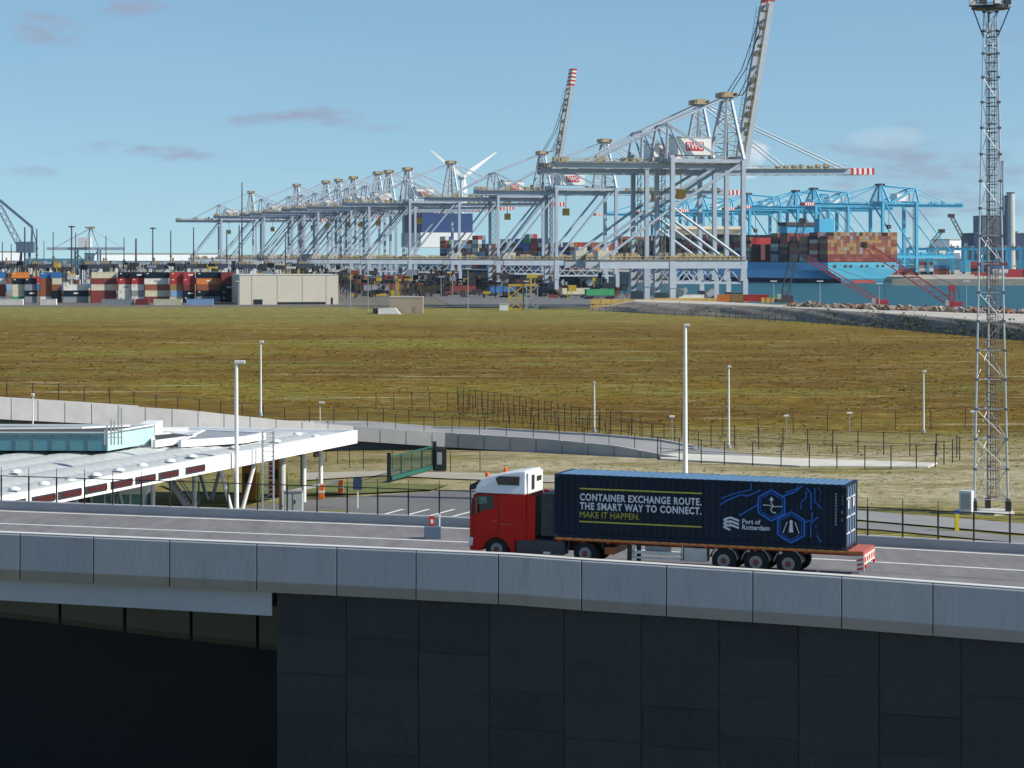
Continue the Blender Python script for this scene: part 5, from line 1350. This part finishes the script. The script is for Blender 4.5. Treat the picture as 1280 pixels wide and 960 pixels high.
# yellow block wall and orange pieces on the embankment
for i in range(12):
    px_ = 738 + i * 13.2; cn = yel_p
    p = P(px_, 382 if i < 6 else 378, 785 if i < 6 else 775); h = 3.4 if i < 6 else 2.3
    r = thing('barrier_block', 'yellow block, %s from the left in the wall at the foot of the big cranes' % ORD[i], 'barrier', (p.x, p.y, 0 if i < 6 else 1.6), 0, 'yellow blocks in front of the big cranes')
    s = MB().box(0, 3.3, 0, 1.2, 0, h); s.build('block_body', mat('yellow_block', (.62, .42, .12), .6, var=.12, scale=.5), r); s = MB().box(.1, 3.2, -.04, 0, h * .45, h * .55); s.build('groove', mat('block_groove', (.35, .25, .1), .7), r)
for px_, w, c_, lab in ((897, 16, 'orange', 'orange container lying on the embankment crest below the big crane'), (914, 15, 'tan', 'yellowish container between the orange and red ones on the embankment crest'), (930, 31, 'red', 'long red container on the embankment crest beside the water')):
    cont(round(w * 760 / F, 2), 2.2, c_, ((px_ - 640) * 760 / F, 760, 3.1), 0, lab, None, n=10)
r = thing('green_container', 'small green container at the water edge right of the red one', 'container', ((966 - 640) * 757 / F, 757, 3.1)); s = MB().box(0, 3.6, 0, 2.4, 0, 2.2); s.build('box_wall', CM['green'], r); s = MB().box(0, .15, -.05, 0, 0, 2.2).box(3.45, 3.6, -.05, 0, 0, 2.2); s.build('corner_post', CM['green'], r)
r = thing('yellow_girder', 'yellow striped girder lying on the crest by the water', 'girder', ((952 - 640) * 735 / F, 735, 3.2)); s = MB()
for k in range(9): s.m = k % 2; s.box(k * .8, k * .8 + .8, 0, 1, 0, 1.5)
s.build('girder_body', [yel_p, CM['tan']], r)
# rubble along the waterside
rub = MB(); rr = random.Random(5)
for k in range(650):
    px_ = rr.uniform(985, 1300); Y = lerp_tab([(985, 690), (1100, 640), (1200, 615), (1300, 592)], px_) + rr.uniform(-14, 4); x = (px_ - 640) * Y / F; w = rr.uniform(.4, 1.8); h = rr.uniform(.3, 1.3)
    a = rr.uniform(0, 3); rub.bar((x, Y, 3.2), (x + w * math.cos(a), Y + w * math.sin(a), 3.2 + h * rr.random()), h, h * rr.uniform(.5, 1.4))
    rub.m = rr.choice([0, 0, 0, 1, 1, 2])
tag(rub.build('rubble', [mat('rubble_brown', (.20, .16, .12), .9, var=.4), mat('rubble_grey', (.3, .28, .25), .9), mat('rubble_rust', (.22, .09, .05), .9)]), 'rubble and scrap piled along the water edge on the embankment', 'rubble', kind='stuff')
# bushes on the embankment slope as ground cover
bu = MB()
for k in range(4200):
    i = rr.uniform(.42, 1) ; 
    if rr.random() < .12: i = rr.uniform(.0, 1)
    a, yb = ebpt(i * (len(EB) - 1)); w = rr.uniform(-1, 8) if rr.random() < .7 else rr.uniform(6, 15)
    if math.sin(i * 37) + math.sin(i * 91 + 1) + rr.uniform(-1, 1) < .1 and w > 3: continue
    z = 3.3 * (1 - (1 - max(0, w) / 16) ** 1.4); c = Vector((a.x + rr.uniform(-1, 1) + .1 * w, a.y + w, z + rr.uniform(0, .55))); r_ = rr.uniform(.25, .7)
    d1 = Vector((rr.uniform(-1, 1), rr.uniform(-1, 1), rr.uniform(-.2, 1))).normalized() * r_; d2 = Vector((rr.uniform(-1, 1), rr.uniform(-1, 1), rr.uniform(0, 1))).normalized() * r_
    bu.add([c, c + d1, c + d2], [(0, 1, 2)])
tag(bu.build('bushes', mat('scrub_green', (.075, .085, .04), .95, var=.3, scale=.4)), 'low dark scrub growing on the slope of the embankment', 'scrub', kind='stuff')
# grass tufts over the near meadow (uncountable)
tf = MB(); rt = random.Random(21)
def inpoly(x, y, P_):
    c = False
    for (x1, y1), (x2, y2) in zip(P_, P_[1:] + P_[:1]):
        if (y1 > y) != (y2 > y) and x < (x2 - x1) * (y - y1) / (y2 - y1) + x1: c = not c
    return c
HARD = [[(-900, 900), (730, 900), (720, 604), (560, 608), (480, 604), (-900, 640)], [(370, 603), (560, 601), (860, 615), (860, 603), (560, 587), (370, 588)], [(815, 562), (1185, 574), (1185, 589), (815, 580)],
        [(1015, 632), (1400, 655), (1400, 690), (1015, 668)], [(1180, 632), (1275, 634), (1275, 652), (1180, 650)], [(-200, 470), (470, 515), (850, 560), (850, 578), (420, 572), (-200, 560)]]
n_ = 0
while n_ < 44000:
    Y = 138 + 470 * rt.random() ** 1.3; x = rt.uniform(-.235, .235) * Y; px_ = 640 + F * x / Y; py_ = HY + F * CZ / Y
    n_ += 1
    if Y < vY(118, x) or any(inpoly(px_, py_, p_) for p_ in HARD): continue
    dn = noise2(x * 2.3, Y * 1.7) + .6 * math.sin(x * .9 + 2 * math.sin(Y * .23)) 
    if dn < rt.uniform(-1.6, 1.2) or rt.random() < (Y - 300) / 300: continue
    sc_ = Y / 220; h = rt.uniform(.010, .055) * sc_; w = rt.uniform(.07, .26) * sc_; tf.m = rt.choice([0, 0, 0, 1, 3, 3, 3, 3, 2, 0])
    if 165 < Y < 206 and x > -16: tf.m = 2; h *= .6
    for k in range(2):
        a = rt.uniform(0, 6.28); b = a + rt.uniform(1.6, 2.6); ox, oy = rt.uniform(-.2, .2), rt.uniform(-.2, .2)
        tf.add([(x + ox + w * math.cos(a), Y + oy + w * math.sin(a), -.03), (x + ox + w * math.cos(b), Y + oy + w * math.sin(b), -.03), (x + ox + rt.uniform(-.1, .1), Y + oy + rt.uniform(-.1, .1), h)], [(0, 1, 2)])
tag(tf.build('grass_tufts', [mat('tuft_olive', (.175, .138, .022), .95), mat('tuft_green', (.14, .155, .025), .95), mat('tuft_straw', (.27, .23, .10), .95), mat('tuft_brown', (.16, .10, .016), .95)]), 'rough tufts of grass and weeds scattered over the near meadow', 'grass', kind='stuff')
# lattice-boom crawler cranes by the water
def lattice(s, a, b, w, seg, th=.16):
    a, b = Vector(a), Vector(b); d = (b - a).normalized(); u = Vector((0, 1, 0)); v = d.cross(u).normalized(); L_ = (b - a).length; n = max(3, int(L_ / seg))
    cs = [u * w/2 + v * w/2, u * -w/2 + v * w/2, u * -w/2 - v * w/2, u * w/2 - v * w/2]
    for c_ in cs: s.bar(a + c_ * .4, a + c_ + d * L_ * .08, th); s.bar(a + c_ + d * L_ * .08, b + c_ - d * L_ * .08, th); s.bar(b + c_ - d * L_ * .08, b + c_ * .3, th)
    for k in range(n):
        p, q_ = a + d * L_ * (k / n), a + d * L_ * ((k + 1) / n)
        for i in range(4): s.bar(p + cs[i], q_ + cs[(i + 1) % 4], th * .7)
def crawler(px_, py_, Y, tips, lab, m1, side=1):
    p = P(px_, py_, Y); r = thing('crawler_crane', lab, 'crane', p)
    s = MB().box(-2.6, 2.6, -2.2, -1.4, 0, .9).box(-2.6, 2.6, 1.4, 2.2, 0, .9); s.build('track', dark_m, r, bevel=.1)
    s = MB().box(-1, 2.6, -1.3, 1.3, .9, 2.1); s.build('superstructure', m1, r); s = MB().box(-2.0, -1.0, -1.3, -.3, 1.0, 2.5); s.build('cab', mat('cab_light', (.4, .45, .45), .4), r)
    for k, (tx, ty, w) in enumerate(tips):
        q_ = P(tx, ty, Y) - p; s = MB(); lattice(s, (0, 0, 1.6), q_, w, w * 1.2, .16); s.build('lattice_boom', m1, r)
        s = MB().box(q_.x - .8, q_.x + .8, -.7, .7, q_.z - .8, q_.z + .8); s.build('boom_head', m1 if k else dark_m, r)
    s = MB(); q_ = P(tips[0][0], tips[0][1], Y) - p; s.tube((2.2, 0, 2.1), (1.6, 0, 6), .1, n=5); s.tube((1.6, 0, 6), q_, .06, n=5); s.build('pendant_line', dark_m, r)
redl = mat('lattice_red', (.40, .05, .07), .5, var=.2)
crawler(1190, 387, 640, [(1080, 306, 1.9), (1190, 360, 1.2)], 'red crawler crane with long lattice boom slanting left over the ship stern', redl)
crawler(1098, 384, 665, [(1008, 322, 1.3)], 'red crawler crane with thin boom slanting left in front of the blue hull', redl)
crawler(980, 378, 700, [(1003, 276, 2.0)], 'dark lattice crane with near-vertical boom standing at the water edge', mat('lattice_black', (.07, .07, .08), .6), -1)

# busy small gear under gantries and cranes
cl = MB(); cr_ = random.Random(11); clm = [dark_m, CM['white'], yel_p, CM['navy'], steel, CM['rust brown'], crane_g, CM['cream']]
for k in range(2600):
    px_ = cr_.uniform(-20, 900); D = cr_.uniform(1130, 1700) if px_ < 430 else cr_.uniform(1000, 1500)
    x = (px_ - 640) * D / F
    if px_ > 430 and cr_.random() < .45: continue
    if x > lerp_tab(QUAY, D) - 8 or (px_ > 560 and D > 1300) : continue
    zmax = 13 if px_ < 430 else 9; z = max(0, cr_.uniform(-4, zmax)); w = cr_.uniform(.8, 5); h = cr_.uniform(.5, 2.6); cl.m = cr_.choice([0, 0, 0, 1, 1, 2, 3, 3, 4, 6, 7, 1] if px_ < 430 else [0, 0, 0, 0, 3, 3, 0, 2, 5, 4])
    if cr_.random() < .35: cl.box(x, x + .5, D, D + .5, 0, z + 2)
    cl.box(x, x + w, D, D + w * .6, z, z + h)
    if z > .5: cl.box(x + w * .4, x + w * .4 + .35, D + .1, D + .4, 0, z)
tag(cl.build('yard_equipment', clm), 'jumble of small equipment, posts and cabinets under the gantries and cranes', 'equipment', kind='stuff')
# wind turbine ---------------------------------------------------------
p = P(577, 222, 2500); r = thing('wind_turbine', 'white three-bladed wind turbine far behind the grey cranes', 'wind turbine', (p.x, p.y, 0), R(24))
s = MB().tube((0, 0, -1), (0, 0, p.z), 2.6, 1.5, n=16); s.build('tower', white_p, r, smooth=True)
s = MB().box(-1.8, 1.8, -5, 6, p.z - 1.8, p.z + 2.2); s.build('nacelle', white_p, r, bevel=.6)
s = MB().lathe([(-8, .3), (-7, 1.3), (-5, 1.7)], (0, 0, p.z), 'y', 14); s.build('rotor_hub', white_p, r, smooth=True)
for a in (36, 36 + 120 + 7, 276):
    d = Vector((math.cos(R(a)) if a != 163 else math.cos(R(143)), 0, math.sin(R(a)) if a != 163 else math.sin(R(143)))); e = Vector((-d.z, 0, d.x)); c = Vector((0, -6, p.z)); L_ = 46
    if a == 276: d = Vector((math.cos(R(-87)), 0, math.sin(R(-87)))); e = Vector((-d.z, 0, d.x))
    vs = []
    for f, w, t_ in ((0, 1.4, .9), (.08, 1.7, .9), (.22, 3.2, .6), (.6, 1.9, .3), (1, .6, .1)):
        b = c + d * L_ * f; vs += [b - e * w * .5 + Vector((0, -t_, 0)), b + e * w + Vector((0, -t_ * .3, 0)), b + e * w + Vector((0, t_ * .3, 0)), b - e * w * .5 + Vector((0, t_, 0))]
    fs = [(k*4+j, k*4+(j+1) % 4, (k+1)*4+(j+1) % 4, (k+1)*4+j) for k in range(4) for j in range(4)] + [(0,1,2,3), (19,18,17,16)]
    s = MB().add(vs, fs); s.build('blade', white_p, r)

# dark yard masts --------------------------------------------------------
for i, (px_, yt, yb, wd) in enumerate([(3, 302, 322, 1), (14, 305, 330, 1), (31, 284, 320, 1.6), (46, 286, 322, 1.3), (55, 301, 322, .8), (66.5, 290, 322, 1), (89.5, 282, 325, 1.5), (94.5, 291, 325, 1), (107.5, 301, 325, .8), (111.5, 292, 325, .8), (132.5, 295, 323, 1), (155, 297, 324, 1), (191, 284, 325, 1.3), (213.5, 288, 325, 1.2), (242, 284, 325, 1.2), (283.5, 287, 325, 1.2), (299, 281, 325, 1.3), (302.5, 228, 325, 1.2), (170, 298, 318, 1.8), (357, 290, 325, 1.2)]):
    D = 1280; z1 = CZ - (yt - HY) * D / F; x = (px_ - 640) * D / F
    r = thing('yard_mast', 'dark upright yard mast, %s from the left above the container yard' % ORD[i], 'mast', (x, D, 0), 0, 'dark masts above the container yard')
    s = MB().tube((0, 0, 0), (0, 0, z1), .38 * wd, .24 * wd, n=6); s.build('pole', mat('mast_dark', (.09, .085, .09), .6), r)
    s = MB().box(-1.2 * wd, 1.2 * wd, -.5, .5, z1 - .9, z1 - .3) if i in (6, 12) else MB().box(-.5, .5, -.4, .4, z1 * .55, z1 * .58); s.build('cross_piece', dark_m, r)
# stacking gantries ------------------------------------------------------
def gantry(root, m1, m2, W_=8.5, H_=11.5):
    for x in (0, W_):
        for y in (0, 9): s = MB().bar((x, y, 1.2), (x, y, H_), 2.0, 1.3, 1.5, 1.2, up=(0, 1, 0)); s.build('leg', m1, root)
        s = MB().box(x - .8, x + .8, -2.5, 11.5, .3, 1.6); s.build('bogie', dark_m, root)
        s = MB().box(x - .5, x + .5, .8, 8.2, 7, 8); s.build('cross_beam', m1, root)
    for y in (1.5, 7.5): s = MB().box(-1.2, W_ + 1.2, y - .7, y + .7, H_, H_ + 2.2); s.build('girder', m2, root)
    s = MB().box(1, 5, 2, 7, H_ + 2.2, H_ + 3.6).box(2, 2.7, 3, 5, H_ + 3.6, H_ + 5.5); s.build('trolley', mat('trolley_brown', (.22, .17, .10), .7, var=.4), root)
    s = MB().box(6.5, 8.4, 2, 5, H_ + 2.2, H_ + 4.0); s.build('electrical_house', steel, root)
    s = MB().box(3, 6, 3, 6, 6.0, 7.2).tube((4.5, 4.5, 7), (4.5, 4.5, H_), .12, n=4); s.build('spreader', yel_p, root)
    s = MB(); 
    for k in range(6): s.box(-1 + k * 2, -.85 + k * 2, .5, .65, H_ + 2, H_ + 3.1)
    s.bar((-1, .6, H_ + 3.1), (W_ + 1, .6, H_ + 3.1), .12); s.build('handrail', steel, root)
gan_navy = mat('girder_navy', (.035, .045, .07), .5)
g0 = thing('yard_gantry', 'pale-legged stacking gantry, first from the left over the container yard', 'gantry crane', ((-30 - 640) * 1180 / F, 1180, 0), YA, 'stacking gantries over the container yard')
gantry(g0, mat('gantry_white', (.58, .60, .62), .5, var=.08, scale=.4), gan_navy); trg = tree(g0)
gl = [(3, 1250), (38, 1180), (64, 1290), (104, 1170), (125, 1250), (188, 1180), (212, 1270), (236, 1200), (262, 1250), (297, 1190), (330, 1300), (372, 1290)]
for i, (px_, D) in enumerate(gl): dup(g0, trg, ((px_ - 640) * D / F, D, 0), YA, 'pale-legged stacking gantry, %s from the left over the container yard' % ORD[i + 1])
# cyan gantries of the far terminal
g1 = thing('yard_gantry', 'cyan stacking gantry, first from the left on the far terminal', 'gantry crane', ((1135 - 640) * 2020 / F, 2020, 3.1), R(-6), 'cyan gantries on the far terminal')
gantry(g1, crane_b, crane_b, 20, 20); trg1 = tree(g1)
for i, px_ in enumerate([1160, 1186, 1205, 1228, 1246, 1263, 1281]): dup(g1, trg1, ((px_ - 640) * (1960 + 40 * (i % 3)) / F, 1960 + 40 * (i % 3), 3.1), R(-6), 'cyan stacking gantry, %s from the left on the far terminal' % ORD[i + 1])

# distant skyline --------------------------------------------------------
def blk(name, lab, cat, px0, px1, y0, y1, D, m, dep=60, win=False):
    a, b = P(px0, y0, D), P(px1, y1, D); r = thing(name, lab, cat, (a.x, D, 0), R(24) if name == 'terminal_shed' else 0); w = (b.x - a.x) * (1.05 if name == 'terminal_shed' else 1)
    s = MB().box(0, w, 0, dep, b.z, a.z); s.build('wall', m, r); s = MB().box(-.5, w + .5, -.5, dep + .5, a.z, a.z + 1); s.build('roof', MATS['joint_grey'], r)
    if win:
        s = MB(); n = max(2, int(w / 9))
        s.box(w * .08, w * .92, -.3, 0, a.z * .45, a.z * .62)
        s.build('louvre_band', win, r)
    return r
pg = mat('plant_grey', (.16, .20, .27), .7, var=.1, scale=.02); pd = mat('plant_dark', (.06, .09, .16), .7, var=.1, scale=.02)
blk('power_station_block', 'dark low power station block left of the lattice mast', 'building', 1213, 1226, 292, 325, 3000, pd, win=pg)
blk('power_station_block', 'tall grey boiler house behind the lattice mast', 'building', 1228, 1256, 270, 325, 3000, pg, win=pd)
blk('power_station_block', 'mid-height grey power station block right of the lattice mast', 'building', 1256, 1272, 290, 325, 3010, pg, win=pd)
blk('power_station_block', 'dark power station block at the right edge', 'building', 1270, 1300, 292, 325, 2990, pd, win=pg)
for px_, yt, w, lab, m in ((1251, 203, 2.6, 'tallest thin chimney behind the lattice mast', pg), (1262, 242, 5.5, 'pale stout chimney right of the lattice mast', concL), (1257, 246, 3, 'grey chimney between boiler house and pale chimney', pg)):
    p = P(px_, yt, 2990); r = thing('chimney', lab, 'chimney', (p.x, p.y - 6, 0)); s = MB().tube((0, 0, 0), (0, 0, p.z), w * 1.15, w * .9, n=14); s.build('shaft', m, r, smooth=True)
    s = MB().tube((0, 0, p.z), (0, 0, p.z + 1.5), w * .98, w * .98, n=14); s.build('rim', pd, r)
blk('terminal_shed', 'long pale shed on the horizon left of the first grey crane', 'building', 118, 272, 317.5, 326, 2400, mat('pale_shed', (.80, .82, .80), .7), 40, win=pg)
blk('terminal_shed', 'long pale shed on the far left horizon', 'building', -20, 28, 315, 326, 2450, MATS['pale_shed'], 40, win=pg)
blk('terminal_shed', 'low grey-blue shed on the horizon behind the left cranes', 'building', 272, 420, 319.5, 327, 2460, pg, 40, win=pd)
blk('terminal_shed', 'white building under the dark tilted crane on the far terminal', 'building', 1187, 1203, 300, 320, 2500, white_p, 30, win=pg)
blk('control_tower', 'white cylinder-like tower block behind the cyan crane leg', 'building', 1133, 1138, 298, 322, 2300, white_p, 8, win=pg)
# cranes on the left horizon
p = P(30, 322, 1500); r = thing('harbour_crane', 'blue-grey slewing harbour crane with boom rising to the left edge', 'crane', (p.x, p.y, 0)); mm = mat('harbour_crane_blue', (.13, .19, .27), .5, var=.2)
s = MB(); 
for dx in (-4, 4):
    for dy in (0, 8): s.bar((dx, dy, 0), (dx * .6, 4, 22), 1.2)
s.build('portal', mm, r); s = MB().box(-5, 6, 0, 8, 20, 27); s.build('machinery_house', mm, r)
s = MB().bar((4, 4, 27), (4.4, 4, 36), 1.2).bar((8, 4, 22), (4.4, 4, 36), .5); s.build('mast', mm, r)
s = MB().bar((4.4, 4, 36), (-16, 4, 53), 1.6).bar((4.4, 4, 36), (7, 4, 27), .4); s.build('boom', mm, r)
s = MB(); lattice(s, (-2, 4, 22), (-17, 4, 50), 3.2, 4, .4); s.build('lattice_jib', steel, r)
p = P(108, 322, 1900); r = thing('unloader_crane', 'white-housed unloader crane with long level boom on the left horizon', 'crane', (p.x, p.y, 0)); 
s = MB()
for dx in (-9, 9):
    for dy in (0, 12): s.bar((dx, dy, 0), (dx, dy, 24), 1.3)
    s.bar((dx, 0, 2), (-dx, 0, 22), .8)
s.build('portal', mm, r); s = MB().box(-32, 30, 3, 6, 23, 25.2); s.build('main_girder', crane_g, r)
s = MB().box(-7, 3, 1, 9, 25.5, 33); s.build('machinery_house', white_p, r)
s = MB().bar((-2, 5, 25), (2, 5, 40), .9).bar((9, 5, 25), (3, 5, 40), .9); s.build('apex_frame', crane_g, r); s = MB().box(-1.5, 6, 3, 7, 40, 41.5); s.build('apex_platform', crane_y, r)
s = MB().tube((2, 5, 40), (-26, 5, 25), .3, n=5).tube((2, 5, 40), (28, 5, 25), .3, n=5); s.build('stay', crane_g, r)
for px_, py_, tx, ty, lab in ((1207, 304, 1189, 270, 'dark lattice crane leaning left on the far terminal skyline'), (1164, 304, 1177, 289, 'small grey lattice crane leaning right on the far terminal skyline')):
    p = P(px_, 322, 2300); r = thing('mobile_crane', lab, 'crane', (p.x, p.y, 3)); a = P(px_, py_, 2300) - p - Vector((0, 0, 3)); a.z = P(px_, py_, 2300).z - 3; q_ = P(tx, ty, 2300) - p; q_.z = P(tx, ty, 2300).z - 3
    s = MB().box(-5, 5, -4, 4, 0, a.z * .4).bar((0, 0, 0), (0, 0, a.z), 3); s.build('pedestal', crane_b, r); s = MB(); lattice(s, a, q_, 3.0, 4, .5); s.build('lattice_boom', dark_m, r); s = MB().box(q_.x - 3, q_.x + 3, -2, 2, q_.z - 1.5, q_.z + 2); s.build('boom_head', dark_m, r)
# vehicles under the cranes
AO = [ORD[k] for k in (0, 1, 2, 3, 4, 7, 8, 6, 5, 9)]
av = mat('agv_dark', (.07, .08, .1), .5)
for i, (px_, D, c_) in enumerate([(452, 1130, 'grey'), (468, 1180, 'rust brown'), (520, 1120, 'tan'), (560, 1090, 'dark red'), (575, 1140, 'navy'), (700, 1010, 'cream'), (730, 980, 'green'), (648, 1040, 'navy'), (610, 1060, 'blue'), (845, 830, 'white')]):
    r = thing('transport_vehicle', 'flat vehicle carrying a %s container, %s from the left under the cranes' % (c_, AO[i]), 'vehicle', ((px_ - 640) * D / F, D, .1), YA)
    s = MB().box(0, 14, 0, 3, .6, 1.4); s.build('chassis', av, r); s = MB()
    for x in (1.5, 3.5, 10.5, 12.5): s = MB(); s.lathe([(-.1, .7), (3.1, .7)], (x, 0, .7), 'y', 10); s.build('wheel', dark, r)
    o = cont(12.1, 2.6, c_, ((px_ - 640) * D / F + 1, D + .6, 1.55), YA, '%s container on the %s flat vehicle from the left under the cranes' % (c_, AO[i]), None, n=10)

# haze -------------------------------------------------------------------
def haze():
    s = MB().box(-2600, 2600, -400, 3300, -9, 150); o = s.build('haze', []) if False else None
    me = bpy.data.meshes.new('haze'); me.from_pydata(s.v, [], s.f); o = bpy.data.objects.new('haze', me); COL.objects.link(o); tag(o, kind='stuff')
    m = bpy.data.materials.new('haze'); m.use_nodes = True; t = m.node_tree; t.nodes.clear(); v = t.nodes.new('ShaderNodeVolumePrincipled'); v.inputs['Color'].default_value = (.80, .90, 1, 1); v.inputs['Density'].default_value = HAZE; v.inputs['Anisotropy'].default_value = .2
    ou = t.nodes.new('ShaderNodeOutputMaterial'); t.links.new(v.outputs[0], ou.inputs['Volume']); me.materials.append(m)
HAZE = .000016
if HAZE: haze()
